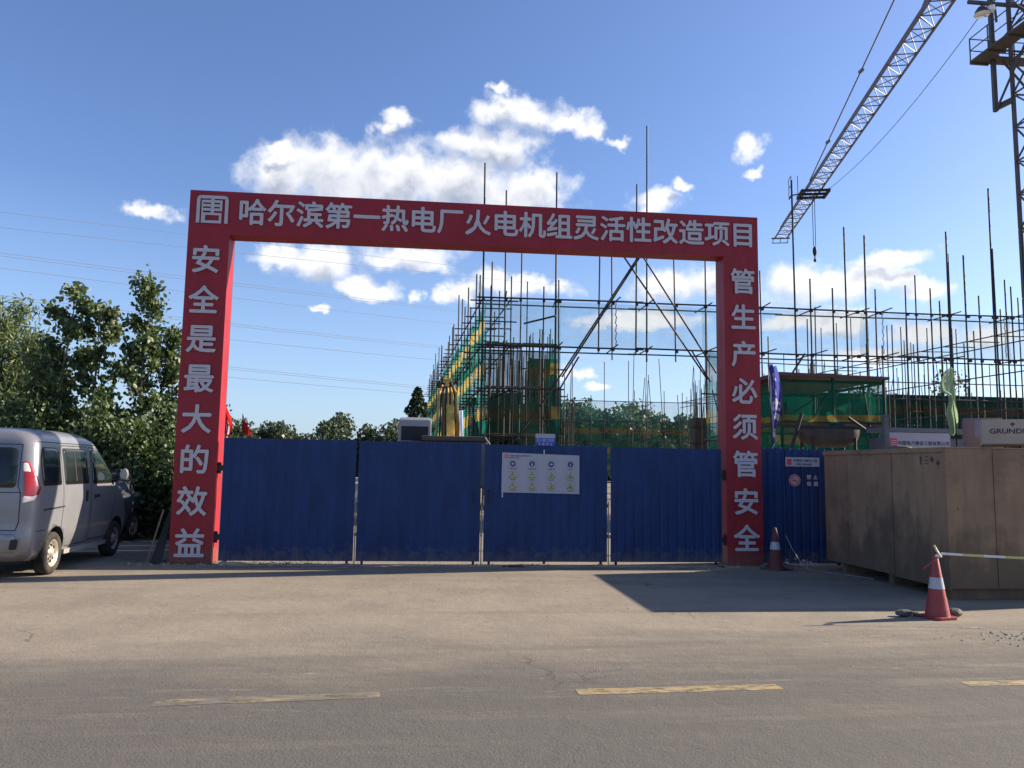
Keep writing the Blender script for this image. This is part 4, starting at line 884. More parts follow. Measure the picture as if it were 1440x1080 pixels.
for i, (z0, z1) in enumerate(((.8, 2.6), (2.6, 4.4), (4.4, 6.2))):
    for j in range(4): net(sc_, (20.8+j*6, .06), (26.8+j*6, .06), z0, z1, M['net_shaded'], 30+i*4+j)
# floor slab edge and column formworks with starter bars inside the building
def column(s, o, w, h, label, nb, hb, netted=True, seed=0):
    rnd = random.Random(seed); t = sthing('column_formwork', label, 'column', s, o, 0, 'column formworks inside the scaffold')
    nbn = max(3, int(w/.28))
    b = MB(); b.box(-w/2+.05, w/2-.05, -w/2+.05, w/2-.05, 0, h-.05); b.build('core', M['formwork'], t)
    for i in range(nbn):
        x = -w/2+.04+(w-.08)*i/(nbn-1)
        for y in (-w/2, ): q = MB(); q.box(x-.045, x+.045, y-.05, y+.045, .1, h-rnd.uniform(0, .25)); q.build('batten', M['timber'] if i % 2 else M['formwork'], t)
    for z in [1.2+k_*1.1 for k_ in range(int((h-1.2)/1.1)+1)]: pipe(t, (-w/2-.35, -w/2-.08, z), (w/2+.4, -w/2-.08, z), .03, 'clamp')
    for i in range(nb):
        x = rnd.uniform(-w/2, w/2); y = rnd.uniform(-w/2, w/2); pipe(t, (x, y, h-.6), (x+rnd.uniform(-.05, .05), y, h+hb*rnd.uniform(.5, 1)), .022, 'starter_bar', REB)
    if netted:
        for z0, z1 in ((h*.1, h*.45), (h*.45, h*.8)): net(t, (-w/2-.12, -w/2-.16), (w/2+.12, -w/2-.16), z0, z1, M['net_dense'], seed)
    return t
column(8.55, 19.0, 1.15, 6.1, 'dark timber-clad column formwork right of centre, tallest behind the front netting', 14, 1.4, seed=1)
column(7.05, 19.5, 1.4, 4.7, 'lower dark column formwork left of the tallest one behind the front netting', 18, 2.2, seed=2)
column(7.75, 17.2, .95, 4.1, 'short dark column formwork in front of the two others behind the netting', 12, 1.6, seed=3)
column(22.3, 39.0, 1.1, 5.2, 'dark formwork block seen at the right side of the open bay', 16, 2.6, False, seed=4)
rb = sthing('rebar_cage', 'dense screen of upright reinforcing bars behind the front netting', 'rebar', 5.9, 17.6, 0)
for i in range(58):
    x = .25+i*.062+rs.uniform(-.03, .03); h = rs.choice([3.6, 4.2, 4.8, 5.4, 6.0])+rs.uniform(-.3, .3); pipe(rb, (x, rs.uniform(-.4, .4), 0), (x+rs.uniform(-.06, .06), rs.uniform(-.4, .4), h), .017, 'bar', REB)
for z in (1.6, 2.6, 3.4): pipe(rb, (.1, -.45, z), (4.0, -.45, z), .022, 'tie_bar', REB)
rb2 = sthing('rebar_cage', 'thin far field of upright reinforcing bars at the right of the site', 'rebar', 17, 40, 0)
for i in range(46):
    x = rs.uniform(1, 26); h = rs.choice([7, 7.8, 8.6, 9.6])+rs.uniform(-.4, .4); pipe(rb2, (x, rs.uniform(-3, 3), 0), (x, rs.uniform(-3, 3)*0+rs.uniform(-3, 3), h) if False else (x, 0, h), .026, 'bar', REB)

# ------------------------------------------------------------------ net-clad work shed
sh = sthing('netted_shed', 'flat-roofed two-level work shed clad in green netting, left of the white name board', 'shed', 13.85, 8.0)
SW, SD = 3.05, 4.2
b = MB(); b.add([(-.12, -.15, 4.28), (SW+.1, -.15, 4.24), (SW+.1, SD, 4.24), (-.12, SD, 4.28), (-.12, -.15, 4.38), (SW+.1, -.15, 4.32), (SW+.1, SD, 4.32), (-.12, SD, 4.38)], [(3, 2, 1, 0), (4, 5, 6, 7), (0, 1, 5, 4), (1, 2, 6, 5), (2, 3, 7, 6), (3, 0, 4, 7)]); b.build('roof', mat('shed_roof_sheet', (.10, .035, .035), .6, var=.3), sh)
for x in (.0, SW*.5, SW):
    for y in (0, SD-.1): pipe(sh, (x, y, 0), (x, y, 4.26), .045, 'post')
for y in (0.02, SD-.08):
    for z in (4.15, 3.02, 2.86): pipe(sh, (0, y, z), (SW, y, z), .04, 'rail')
for x in (0, SW):
    for z in (4.15, 2.9): pipe(sh, (x, 0, z), (x, SD, z), .04, 'rail')
b = MB(); b.box(.05, SW-.05, .08, SD-.2, 2.90, 2.98); b.build('floor_deck', M['timber'], sh)
for a, c in (((2.45, .05, 4.1), (2.75, .05, 1.9)), ((2.95, .05, 2.8), (2.3, .05, 1.7)), ((2.35, .05, 2.85), (2.95, .05, 1.9)), ((1.6, SD-.2, 3.2), (3.0, SD-.2, 4.0)), ((1.6, .4, 3.9), (2.95, .4, 4.12)), ((1.9, 1.4, 1.9), (2.4, 1.4, 2.8)), ((2.4, 1.4, 1.9), (1.9, 1.4, 2.8)), ((.45, .05, 2.8), (.85, .05, 1.8)), ((1.7, 1.5, 3.2), (2.1, 1.5, 3.9))):
    pipe(sh, a, c, .035, 'brace')
net(sh, (0, -.06), (SW, -.06), 3.0, 4.2, M['net_shed'], 1, sag=.02); net(sh, (0, -.06), (SW, -.06), 1.6, 2.85, M['net_shed'], 2, sag=.02)
net(sh, (0, SD), (0, 0), 3.0, 4.2, M['net_shed'], 3, sag=.02); net(sh, (0, SD), (0, 0), 1.6, 2.85, M['net_shed'], 4, sag=.02)
net(sh, (0, SD), (SW*.5, SD), 1.6, 4.2, M['net_dense'], 5, sag=.02); net(sh, (SW*.5, SD), (SW, SD), 1.6, 4.2, M['net'], 6, sag=.02)
b = MB(); b.box(.55, 1.25, 2.3, 2.9, 2.98, 3.75); b.build('inner_cabinet', M['seam'], sh)
pole_ = sthing('leaning_pipe', 'short pipe sticking up at an angle above the shed roof', 'pipe', 14.35, 8.4, 4.38)
b = MB(); b.tube((0, 0, 0), (.42, 0, .62), .03, n=8); b.build('tube', M['pipe'], pole_)
# hopper below the shed
hp = sthing('steel_hopper', 'rounded dark steel hopper resting in front of the netted shed', 'hopper', 13.55, 6.0)
b = MB(); n = 14; prof = []
for i in range(n+1): a = pi+pi*i/n; prof.append((cos(a)*.42, sin(a)*.46))
vs = []; xs_ = [0.0, .18, .45, 1.25, 1.50, 1.66]; sc_l = [.35, .8, 1, 1, .8, .35]
for x, k in zip(xs_, sc_l): vs += [(x, .45+p[0]*k, 2.70+p[1]*k+.10*(x/1.66)*0) for p in prof]
fs = [(j*(n+1)+i, (j+1)*(n+1)+i, (j+1)*(n+1)+i+1, j*(n+1)+i+1) for j in range(5) for i in range(n)]+[tuple(range(n+1))[::-1], tuple(range(5*(n+1), 6*(n+1)))]
b.add(vs, fs, 0, True); b.build('tub', mat('muddy_steel', (.085, .07, .065), .8, var=.4, vscale=4, bump=.3), hp)
for x in (.25, 1.4):
    for y in (.15, .75): pipe(hp, (x, y, 0), (x, y, 2.5), .04, 'leg')
b = MB(); b.box(.2, 1.35, .05, .85, 2.70, 2.78); b.box(.9, 1.15, .2, .5, 2.78, 2.88); b.build('lid', M['seam'], hp)
pipe(hp, (-.25, .3, 2.2), (.05, .3, 3.1), .05, 'chute_arm'); pipe(hp, (1.15, .0, 3.0), (1.6, .0, 2.7), .035, 'chute_arm')

# ------------------------------------------------------------------ excavator behind the gate
ex = sthing('excavator', 'excavator with pale cab and folded yellow boom parked behind the second gate leaf', 'excavator', 3.9, 9.1)
b = MB(); b.box(-.75, 1.75, -.25, 2.2, 1.0, 2.30); b.build('engine_housing', M['dark_paint'], ex, bevel=.05)
b = MB(); b.box(-.10, 1.72, -.32, .5, 2.302, 2.44); b.build('hood', mat('dusty_hood', (.07, .065, .06), .7, var=.3), ex, bevel=.04)
b = MB(); b.tube((1.66, -.35, 2.40), (1.80, -.35, 2.22), .025, n=8); b.build('hand_rail', M['grey_steel'], ex)
cbz = MB(); cbz.add([(-.78, .3, 1.6), (.18, .3, 1.6), (.18, 1.7, 1.6), (-.78, 1.7, 1.6), (-.76, .32, 2.9), (.16, .32, 2.9), (.16, 1.6, 2.9), (-.76, 1.6, 2.9), (-.70, .42, 2.98), (.10, .42, 2.98), (.10, 1.5, 2.98), (-.70, 1.5, 2.98)],
    [(3, 2, 1, 0), (0, 1, 5, 4), (1, 2, 6, 5), (2, 3, 7, 6), (3, 0, 4, 7), (4, 5, 9, 8), (5, 6, 10, 9), (6, 7, 11, 10), (7, 4, 8, 11), (8, 9, 10, 11)]); cab_o = cbz.build('cab', M['cab'], ex, bevel=.03)
b = MB(); b.box(-.68, .08, .298, .306, 2.05, 2.72); b.build('rear_window', M['seam'], cab_o, bevel=.0)
b = MB(); b.box(.172, .186, .5, 1.5, 2.0, 2.75); b.build('side_window', M['carglass'], cab_o)
for sx in (-.75, 1.0):
    b = MB(); pts = [(-.5, .45), (-.35, .12), (.0, .02), (2.2, .02), (2.55, .12), (2.7, .45), (2.55, .78), (2.2, .88), (0, .88), (-.35, .78)]
    b.poly(pts, sx, .55, lambda u, v, w: (w, u, v)); b.build('track', M['rubber'], ex)
b = MB(); b.box(-.35, 1.3, .2, 2.0, .5, 1.0); b.build('undercarriage', M['dark_paint'], ex)
# boom: box section rising beyond the body, stick folded down, cylinders and hoses
b = MB(); b.beam((.78, 2.2, 1.6), (.76, 3.6, 3.5), .26, .40); b.beam((.76, 3.55, 3.42), (.72, 4.3, 4.35), .24, .34); b.build('boom', M['yellow_paint'], ex, bevel=.02)
b = MB(); b.beam((.70, 4.35, 4.50), (.66, 3.6, 2.30), .26, .30); b.build('stick', M['yellow_paint'], ex, bevel=.02)
for dx, r, m_ in ((-.40, .045, 'yellow_paint'), (-.30, .024, 'seam'), (-.21, .035, 'timber'), (-.11, .024, 'seam'), (-.03, .04, 'yellow_paint'), (.05, .024, 'seam'), (.13, .04, 'yellow_paint'), (.22, .024, 'seam'), (.31, .045, 'yellow_paint')):
    b = MB(); b.path([(.72+dx, 3.25, 2.0), (.72+dx*.95, 3.30, 3.0), (.71+dx*.8, 3.55, 3.95), (.70+dx*.5, 4.1, 4.30)], r, 8); b.build('hydraulic_hose' if r < .025 else 'hydraulic_cylinder', M[m_], ex)
b = MB(); b.tube((1.14, 3.1, 2.2), (1.10, 3.2, 3.40), .085, n=14); b.build('polished_rod', M['chrome'], ex, label='bright polished cylinder rod')
b = MB(); rnd = random.Random(3)
for k in range(9): a = Vector((.70+rnd.uniform(-.3, .25), 4.1+rnd.uniform(-.2, .3), 4.15+rnd.uniform(-.15, .35))); b.beam(a, a+Vector((rnd.uniform(-.25, .25), .1, rnd.uniform(-.3, .25))), .09, .11)
b.build('linkage', M['seam'], ex)
b = MB(); vs = []
for i in range(9):
    a = -2.2+i*.38
    for x in (.25, 1.15): vs.append((x, 3.9+.45*cos(a), 2.0+.45*sin(a)))
b.add(vs, [(2*i, 2*i+1, 2*i+3, 2*i+2) for i in range(8)]); b.build('bucket', M['yellow_paint'], ex)

# ------------------------------------------------------------------ tower crane
cr_ = thing('tower_crane', 'tall grey tower crane with its lattice jib crossing the upper right sky', 'crane', (22.38, 31.6, 0), YAW)
def lattice(b, c, w, z0, z1, step, r, leg):
    for sx, sy in ((-1, -1), (1, -1), (1, 1), (-1, 1)): b.beam((c[0]+sx*w/2, c[1]+sy*w/2, z0), (c[0]+sx*w/2, c[1]+sy*w/2, z1), leg, leg)
    z = z0; k = 0
    cs = [(-1, -1), (1, -1), (1, 1), (-1, 1)]
    while z < z1-.01:
        zn = min(z+step, z1)
        for i in range(4):
            a, d = cs[i], cs[(i+1) % 4]
            if k % 2: a, d = d, a
            b.beam((c[0]+a[0]*w/2, c[1]+a[1]*w/2, z), (c[0]+d[0]*w/2, c[1]+d[1]*w/2, zn), r, r)
            b.beam((c[0]+cs[i][0]*w/2, c[1]+cs[i][1]*w/2, zn), (c[0]+cs[(i+1) % 4][0]*w/2, c[1]+cs[(i+1) % 4][1]*w/2, zn), r, r)
        z = zn; k += 1
z = 0; k = 0
for z in range(0, 27, 3):
    b = MB(); lattice(b, (0, 0), 1.6, z+.01, z+3-.01, 1.5, .06, .13); b.build('mast_section', M['crane_rust'], cr_)
b = MB(); lattice(b, (0, 0), 2.55, 17.4, 26.0, 2.86, .07, .16)
for sx, sy in ((-1, -1), (1, -1), (1, 1), (-1, 1)): b.beam((sx*1.275, sy*1.275, 17.55), (sx*.82, sy*.82, 17.75), .16, .22)
b.build('climbing_frame', M['crane_rust'], cr_)
b = MB(); b.box(-2.15, -1.38, -1.9, 1.6, 19.75, 19.82); b.box(1.38, 2.15, -1.9, 1.6, 19.75, 19.82); b.box(-1.37, 1.37, 1.0, 1.6, 19.75, 19.82)
for y in (-1.85, -.7, .5, 1.55): b.beam((-2.15, y, 19.70), (-1.3, y, 19.70), .08, .08); b.beam((1.3, y, 19.70), (2.15, y, 19.70), .08, .08)
b.build('work_platform', M['crane_rust'], cr_)
b = MB()
for z in (20.3, 20.85):
    b.beam((-2.12, -1.87, z), (-2.12, 1.57, z), .035, .035); b.beam((-2.12, 1.57, z), (2.12, 1.57, z), .035, .035); b.beam((2.12, -1.87, z), (2.12, 1.57, z), .035, .035)
for y in (-1.87, -.7, .45, 1.57): b.beam((-2.12, y, 19.82), (-2.12, y, 20.87), .04, .04)
for x in (-1.2, 0, 1.2): b.beam((x, 1.57, 19.82), (x, 1.57, 20.87), .04, .04)
b.build('guard_rail', M['crane_rust'], cr_)
b = MB(); b.beam((-3.45, -.2, 21.4), (1.3, -.2, 21.4), .10, .14); b.beam((-2.4, -.2, 21.40), (-1.35, -.2, 22.5), .07, .07); b.beam((-2.25, -.2, 21.35), (-2.2, -.2, 20.6), .06, .08); b.build('lamp_arm', M['crane_rust'], cr_)
b = MB(); b.lathe([(.05, .40), (.14, .38), (.25, .22), (.30, .04), (.28, .04), (.22, .2), (.05, .32)], (-2.85, -.2, 20.82), 'Z', 20); b.tube((-2.85, -.2, 21.2), (-2.85, -.2, 21.34), .03, n=8); fl = b.build('floodlight', M['crane_rust'], cr_)
b = MB(); b.lathe([(.0, -.01), (.30, .02), (.31, .05)], (-2.85, -.2, 20.84), 'Z', 20); b.build('glass', M['glass_lamp'], fl)
b = MB(); b.lathe([(0, .0), (.12, .02), (.17, .12), (.15, .25), (0, .30)], (-2.50, -.3, 20.96), 'Z', 14); b.build('control_box', M['glass_lamp'], fl)
# slewing top, cab, tower head
b = MB(); b.lathe([(0, 27.0), (1.2, 27.02), (1.2, 27.5), (0, 27.52)], (0, 0, 0), 'Z', 24); b.build('slewing_ring', M['crane'], cr_)
JD = Matrix.Rotation(-YAW, 3, 'Z') @ Vector((7.97, 55.2, 0)).normalized(); JS = Vector((JD.y, -JD.x, 0))
b = MB()
for s1 in (-1, 1):
    for s2 in (-1, 1): b.beam(JS*s1*.65+JD*s2*.65+Vector((0, 0, 27.5)), Vector((0, 0, 34.6)), .12, .12)
for z, w in ((29.3, .48), (31, .33), (32.8, .17)):
    for s1, s2, s3, s4 in ((-1, -1, 1, -1), (1, -1, 1, 1), (1, 1, -1, 1), (-1, 1, -1, -1)): b.beam(JS*s1*w+JD*s2*w+Vector((0, 0, z)), JS*s3*w+JD*s4*w+Vector((0, 0, z)), .07, .07)
b.build('tower_head', M['crane'], cr_)
b = MB(); c_ = JS*1.5+JD*.3; b.box(c_.x-.7, c_.x+.7, c_.y-.7, c_.y+.7, 27.6, 29.6); b.build('operator_cab', M['cab'], cr_, bevel=.05)
JL = 55.75; JZ = 28.0; JW = 1.35; JH = 1.25
def jp(t, s, z): p = JD*t+JS*s; return Vector((p.x, p.y, z))
n = 38; st = (JL-1.2)/n
for seg in range(6):
    b = MB(); i0 = seg*n//6; i1 = (seg+1)*n//6
    for s in (-JW/2, JW/2): b.beam(jp(1.2+i0*st, s, JZ), jp(1.2+i1*st, s, JZ), .12, .12)
    b.beam(jp(1.2+i0*st, 0, JZ+JH), jp(1.2+i1*st, 0, JZ+JH), .12, .12)
    for i in range(i0, i1):
        t0, t1, tm = 1.2+i*st, 1.2+(i+1)*st, 1.2+(i+.5)*st
        b.beam(jp(t0, -JW/2, JZ), jp(t0, JW/2, JZ), .055, .055)
        b.beam(jp(t0, -JW/2 if i % 2 else JW/2, JZ), jp(t1, JW/2 if i % 2 else -JW/2, JZ), .045, .045)
        for s in (-JW/2, JW/2): b.beam(jp(t0, s, JZ), jp(tm, 0, JZ+JH), .045, .045); b.beam(jp(t1, s, JZ), jp(tm, 0, JZ+JH), .045, .045)
    b.build('jib_section', M['crane'], cr_)
b = MB(); b.beam(jp(JL, -1.0, JZ), jp(JL, 1.0, JZ), .12, .16); b.beam(jp(JL+.5, -.9, JZ-.4), jp(JL+.5, .9, JZ-.4), .08, .08)
for s in (-.8, 0, .8): b.beam(jp(JL, s, JZ), jp(JL+.5, s, JZ-.4), .07, .07)
b.build('jib_end', M['crane'], cr_)
b = MB()
for s in (-1.2, 1.2): b.beam(jp(39.1, s, JZ-.35), jp(41.3, s, JZ-.35), .20, .28)
for t in (39.2, 40.2, 41.2): b.beam(jp(t, -1.3, JZ-.35), jp(t, 1.3, JZ-.35), .16, .22)
for s in (-2.1,): b.beam(jp(39.7, s, JZ-.6), jp(40.7, s, JZ-.6), .1, .1); b.beam(jp(39.7, -1.2, JZ-.45), jp(39.7, -2.1, JZ-.6), .1, .1)
b.build('trolley', M['seam'], cr_)
b = MB()
for t, s in ((39.7, -2.1), (40.7, -2.1), (39.7, -1.5)): b.beam(jp(t, s, JZ-.6), jp(t, s, JZ+1.3), .05, .05)
b.beam(jp(39.7, -2.1, JZ+1.3), jp(40.7, -2.1, JZ+1.3), .05, .05); b.beam(jp(39.7, -2.1, JZ+.4), jp(40.7, -2.1, JZ+.4), .05, .05); b.build('maintenance_basket', M['crane'], cr_)
b = MB(); b.tube(jp(40.2, -.1, JZ-.4), jp(40.2, -.1, 22.6), .035, n=5); b.tube(jp(40.2, .1, JZ-.4), jp(40.2, .1, 22.6), .035, n=5); b.build('hoist_rope', M['seam'], cr_)
b = MB(); b.lathe([(.04, .7), (.16, .55), (.20, .25), (.15, -.1), (.06, -.25), (.06, -.45), (.14, -.6), (.11, -.78), (.02, -.8)], jp(40.2, 0, 21.9), 'Z', 10); b.build('hook_block', M['seam'], cr_)
b = MB(); b.tube(jp(.2, -.25, 34.4), jp(41.0, -.1, JZ+JH), .055, n=6); b.tube(jp(.2, .25, 34.4), jp(13.5, .1, JZ+JH), .055, n=6); b.build('pendant_tie', M['crane'], cr_)
for t in (14, 24, 34): p_ = jp(.2, -.25, 34.4).lerp(jp(41, -.1, JZ+JH), t/41); q = MB(); q.box(p_.x-.09, p_.x+.09, p_.y-.25, p_.y+.25, p_.z-.1, p_.z+.1); q.build('tie_joint', M['crane'], cr_)
b = MB(); pts = [Vector(jp(2, 1.7, 27.2)).lerp(jp(39.2, 1.1, JZ-.3), i/12)-Vector((0, 0, 2.6*4*(i/12)*(1-i/12)*.5)) for i in range(13)]; b.path(pts, .022, 4); b.build('trolley_rope', M['crane'], cr_)
b = MB()
for s in (-.6, .6): b.beam(jp(-1, s, JZ), jp(-13, s, JZ), .2, .3)
for t in range(1, 13, 2): b.beam(jp(-t, -.6, JZ), jp(-t-2, .6, JZ), .07, .07)
b.build('counter_jib', M['crane'], cr_)
b = MB(); p_ = jp(-12, 0, JZ); b.box(p_.x-.8, p_.x+.8, p_.y-1, p_.y+1, JZ-2, JZ-.2); b.build('counterweight', M['concrete'], cr_)
b = MB(); b.tube(jp(0, 0, 34.4), jp(-12, 0, JZ+.2), .055, n=6); b.build('rear_tie', M['crane'], cr_)
# climbing-frame boards seen through the cage
b = MB(); b.beam((-1.2, -1.1, 20.0), (1.3, 1.2, 23.5), .5, .06); b.beam((1.2, -1.1, 23.5), (-1.3, 1.2, 25.5), .5, .06); b.build('ladder', M['crane'], cr_)
b = MB(); b.box(-.2, 1.25, -1.45, -1.30, 22.2, 23.2); b.box(.1, 1.25, -1.44, -1.30, 17.6, 18.6); b.build('side_plate', mat('green_grey_plate', (.10, .14, .12), .6, var=.4), cr_)

# ------------------------------------------------------------------ overhead wires
WA = Vector((-60, 70)); WB = Vector((90, 185))
def wire(c2, c1_, c0, label, dz=0.0, r=.024, t0=-.45, t1=1.15):
    b = MB(); pts = []; N_ = 34
    for i in range(N_+1):
        t = t0+(t1-t0)*i/N_; p = WA.lerp(WB, t); pts.append((p.x, p.y, c2*t*t+c1_*t+c0+dz))
    o = pts[0]; b.o = Vector(o); b.path(pts, r, 5); ob = b.build('power_line', M['wire'], label=label, cat='power line', group='overhead power lines across the sky'); ob.location = o
M['wire'] = mat('aluminium_wire', (.26, .28, .33), .5, metal=.3)
wire(2.0, 12.6, 25.6, 'highest overhead wire, crossing just under the gateway beam')
wire(2.0, 13.2, 24.0, 'second highest overhead wire below the beam')
wire(5.5, 3.6, 21.95, 'upper wire of the close pair a third of the way down the opening'); wire(5.5, 3.6, 21.95, 'lower wire of the close pair a third of the way down the opening', -.30)
wire(6.0, 1.3, 20.55, 'single overhead wire under the uppermost close pair')
wire(9.6, -2.3, 18.0, 'upper wire of the middle close pair'); wire(9.6, -2.3, 18.0, 'lower wire of the middle close pair', -.28)
wire(7.91, -1.89, 16.06, 'single overhead wire under the middle close pair')
wire(7.0, -5.9, 13.6, 'upper wire of the lowest close pair'); wire(7.0, -5.9, 13.6, 'lower wire of the lowest close pair', -.25)
wire(6.8, -4.6, 12.15, 'lowest overhead wire, just above the distant trees')

# ------------------------------------------------------------------ vegetation
def leaf_quad(vs, fs, p, r, rnd, kind):
    a = Vector((rnd.gauss(0, 1), rnd.gauss(0, 1), rnd.gauss(0, .7)+.25)).normalized()     # normal
    t = a.orthogonal().normalized(); ang = rnd.uniform(0, 2*pi); b_ = a.cross(t); u = t*cos(ang)+b_*sin(ang); v = a.cross(u)
    k = len(vs)
    if kind == 'broad':
        for x, y in ((0, -1), (.62, -.45), (.55, .45), (0, 1.05), (-.55, .45), (-.62, -.45)): vs.append(p+u*x*r+v*y*r+a*(.12*r*abs(x)))
        fs.append((k, k+1, k+2, k+3)); fs.append((k, k+3, k+4, k+5))
    elif kind == 'slim':
        for x, y in ((0, -1), (.22, 0), (0, 1), (-.22, 0)): vs.append(p+u*x*r+v*y*r)
        fs.append((k, k+1, k+2, k+3))
    else:
        for x, y in ((-.6, -.7), (.7, -.5), (.5, .7), (-.6, .6)): vs.append(p+u*x*r+v*y*r)
        fs.append((k, k+1, k+2, k+3))
def grow(root, h, lean, limbs, rnd, r0, bm_b, twigs=7, up=.75, spread=1.0, low=.25):
    """trunk with limbs and twigs; returns twig tips"""
    pts = [Vector(root)]; n = 7
    for i in range(1, n+1):
        t = i/n; pts.append(Vector(root)+Vector((lean[0]*t*t+rnd.uniform(-.03, .03)*h*.2, lean[1]*t*t+rnd.uniform(-.03, .03)*h*.2, h*.93*t)))
    bm_b.path(pts, [r0*(1-.88*i/n) for i in range(n+1)], 8)
    tips = [pts[-1]]
    for k in range(limbs):
        t = low+(1-low)*((k+.5)/limbs)**.9; i = min(n-1, int(t*n)); base = pts[i].lerp(pts[i+1], t*n-i)
        a = k*2.4+rnd.uniform(-.4, .4); ln = h*(.32-.20*t)*spread*rnd.uniform(.75, 1.25)
        d = Vector((cos(a), sin(a), up+rnd.uniform(0, .5))).normalized(); p = base; r = r0*(1-t)*.45+.012; seg = 4
        for s in range(seg):
            q = p+d*ln/seg; bm_b.tube(p, q, r*(1-s*.2), r*(1-(s+1)*.2), 5, caps=False); p = q; d = (d+Vector((rnd.uniform(-.2, .2), rnd.uniform(-.2, .2), .18))).normalized()
            if s:
                for _ in range(twigs//3+1):
                    e = (d+Vector((rnd.gauss(0, .7), rnd.gauss(0, .7), rnd.gauss(.1, .5)))).normalized()*ln*.28*rnd.uniform(.5, 1.2); bm_b.tube(p, p+e, .008, .004, 3, caps=False); tips.append(p+e); tips.append(p+e*.55)
        tips.append(p)
    return tips
def tree(name, label, cat, loc, h, leafm, nleaf, lr, kind='broad', stems=1, limbs=14, spread=1.0, up=.75, low=.25, sig=.16, seed=0, r0=.1, group=None, lean=(0, 0), stem_gap=.8):
    rnd = random.Random(seed); t = thing(name, label, cat, loc, 0, group); bb = MB(); tips = []
    for k in range(stems):
        dx = (k-(stems-1)/2)*stem_gap+rnd.uniform(-.1, .1)
        tips += grow((dx, rnd.uniform(-.25, .25), -.02), h*(1 if k == 0 else rnd.uniform(.8, 1)), (lean[0]+rnd.uniform(-.3, .3), lean[1]), limbs, rnd, r0, bb, spread=spread, up=up, low=low)
    bb.build('trunk', M['bark'], t)
    vs, fs = [], []
    for _ in range(nleaf):
        c = tips[int(rnd.random()*len(tips))]; s = sig*rnd.uniform(.5, 1.2)
        p = c+Vector((rnd.gauss(0, s), rnd.gauss(0, s), rnd.gauss(0, s*.8)))
        if p.z < .05: p.z = rnd.uniform(.05, .4)
        leaf_quad(vs, fs, p, lr*rnd.uniform(.6, 1.2), rnd, kind)
    me = bpy.data.meshes.new('crown'); me.from_pydata([tuple(v) for v in vs], [], fs); me.materials.append(leafm); me.update(); link('crown', me, t)
    return t
POP = 'young poplars behind the van'
tree('poplar_tree', 'dark green poplar with the broad double top, left of the two tallest poplars', 'tree', (-10.3, 18.3, 0), 5.85, M['poplar'], 6200, .064, stems=2, limbs=15, spread=.66, low=.12, sig=.115, seed=11, r0=.07, group=POP, stem_gap=.75)
tree('poplar_tree', 'sunlit poplar with the highest pointed top, between the dark poplar and the red pillar', 'tree', (-8.72, 18.0, 0), 5.95, M['poplar'], 4300, .060, stems=1, limbs=16, spread=.50, up=1.1, low=.12, sig=.14, seed=5, r0=.06, group=POP)
tree('poplar_tree', 'shorter sunlit poplar closest to the left red pillar', 'tree', (-7.95, 18.4, 0), 4.95, M['poplar'], 3600, .060, stems=1, limbs=15, spread=.50, up=1.1, low=.10, sig=.14, seed=8, r0=.05, group=POP)
tree('poplar_tree', 'low side poplar filling the gap above the van roof', 'tree', (-11.25, 18.8, 0), 4.3, M['poplar'], 3200, .062, stems=1, limbs=14, spread=.6, low=.10, sig=.17, seed=15, r0=.05, group=POP)
tree('willow_tree', 'feathery yellow-green willow at the left edge of the photo', 'tree', (-15.6, 24.5, 0), 6.3, M['willow'], 17000, .115, 'slim', stems=2, limbs=22, spread=1.05, up=.7, low=.1, sig=.26, seed=21, r0=.13, stem_gap=1.0)
tree('willow_tree', 'second willow crowding in from beyond the left edge of the photo', 'tree', (-20.5, 26.5, 0), 7.4, M['willow'], 9000, .125, 'slim', stems=2, limbs=20, spread=1.0, low=.1, sig=.28, seed=23, r0=.14)
def bush(label, loc, w, d, h, n, seed, lr=.058, m='bush'):
    rnd = random.Random(seed); t = thing('bush', label, 'bush', loc, 0, 'undergrowth bushes behind the van'); bb = MB(); vs, fs = [], []; cl = []
    for k in range(26):
        x = rnd.uniform(-w/2, w/2); y = rnd.uniform(-d/2, d/2); z = h*rnd.uniform(.35, 1)*(1-.35*abs(2*x/w)**2); bb.path([(x*.4, y*.4, 0), (x*.8, y*.8, z*.5), (x, y, z)], [.02, .012, .005], 4)
        for q in (.25, .45, .65, .85, 1): cl.append(Vector((x*(.4+.6*q), y*(.4+.6*q), z*q)))
    bb.build('stems', M['bark'], t)
    for _ in range(int(n*1.5)):
        c = cl[int(rnd.random()*len(cl))]; p = c+Vector((rnd.gauss(0, .17), rnd.gauss(0, .17), rnd.gauss(0, .17))); p.z = abs(p.z)+.02; leaf_quad(vs, fs, p, lr*rnd.uniform(.6, 1.2), rnd, 'broad')
    me = bpy.data.meshes.new('foliage'); me.from_pydata([tuple(v) for v in vs], [], fs); me.materials.append(M[m]); me.update(); link('foliage', me, t)
bush('tall dark bush directly left of the left red pillar', (-7.4, 17.0, 0), 2.0, 1.4, 3.0, 5200, 1)
bush('dark bush behind the front of the van', (-9.0, 17.2, 0), 2.2, 1.4, 3.1, 5200, 2)
bush('dark bush behind the middle of the van roof', (-10.9, 17.6, 0), 2.4, 1.4, 3.2, 5200, 3)
bush('dark bush behind the rear of the van roof', (-13.0, 18.4, 0), 2.6, 1.6, 3.3, 5200, 4)
bush('dark bush at the left edge behind the van', (-15.6, 19.6, 0), 3.0, 1.8, 3.3, 5200, 5)
bush('low bush between the left red pillar and the taller bushes', (-6.1, 17.6, 0), 1.7, 1.2, 1.75, 2600, 6, .06)
bush('low bush in the shade further back behind the left pillar', (-8.2, 20.5, 0), 3.2, 1.6, 3.0, 4000, 7)
bush('low bush filling the view beyond the front of the van', (-11.6, 21.5, 0), 3.6, 1.6, 3.0, 4000, 8)
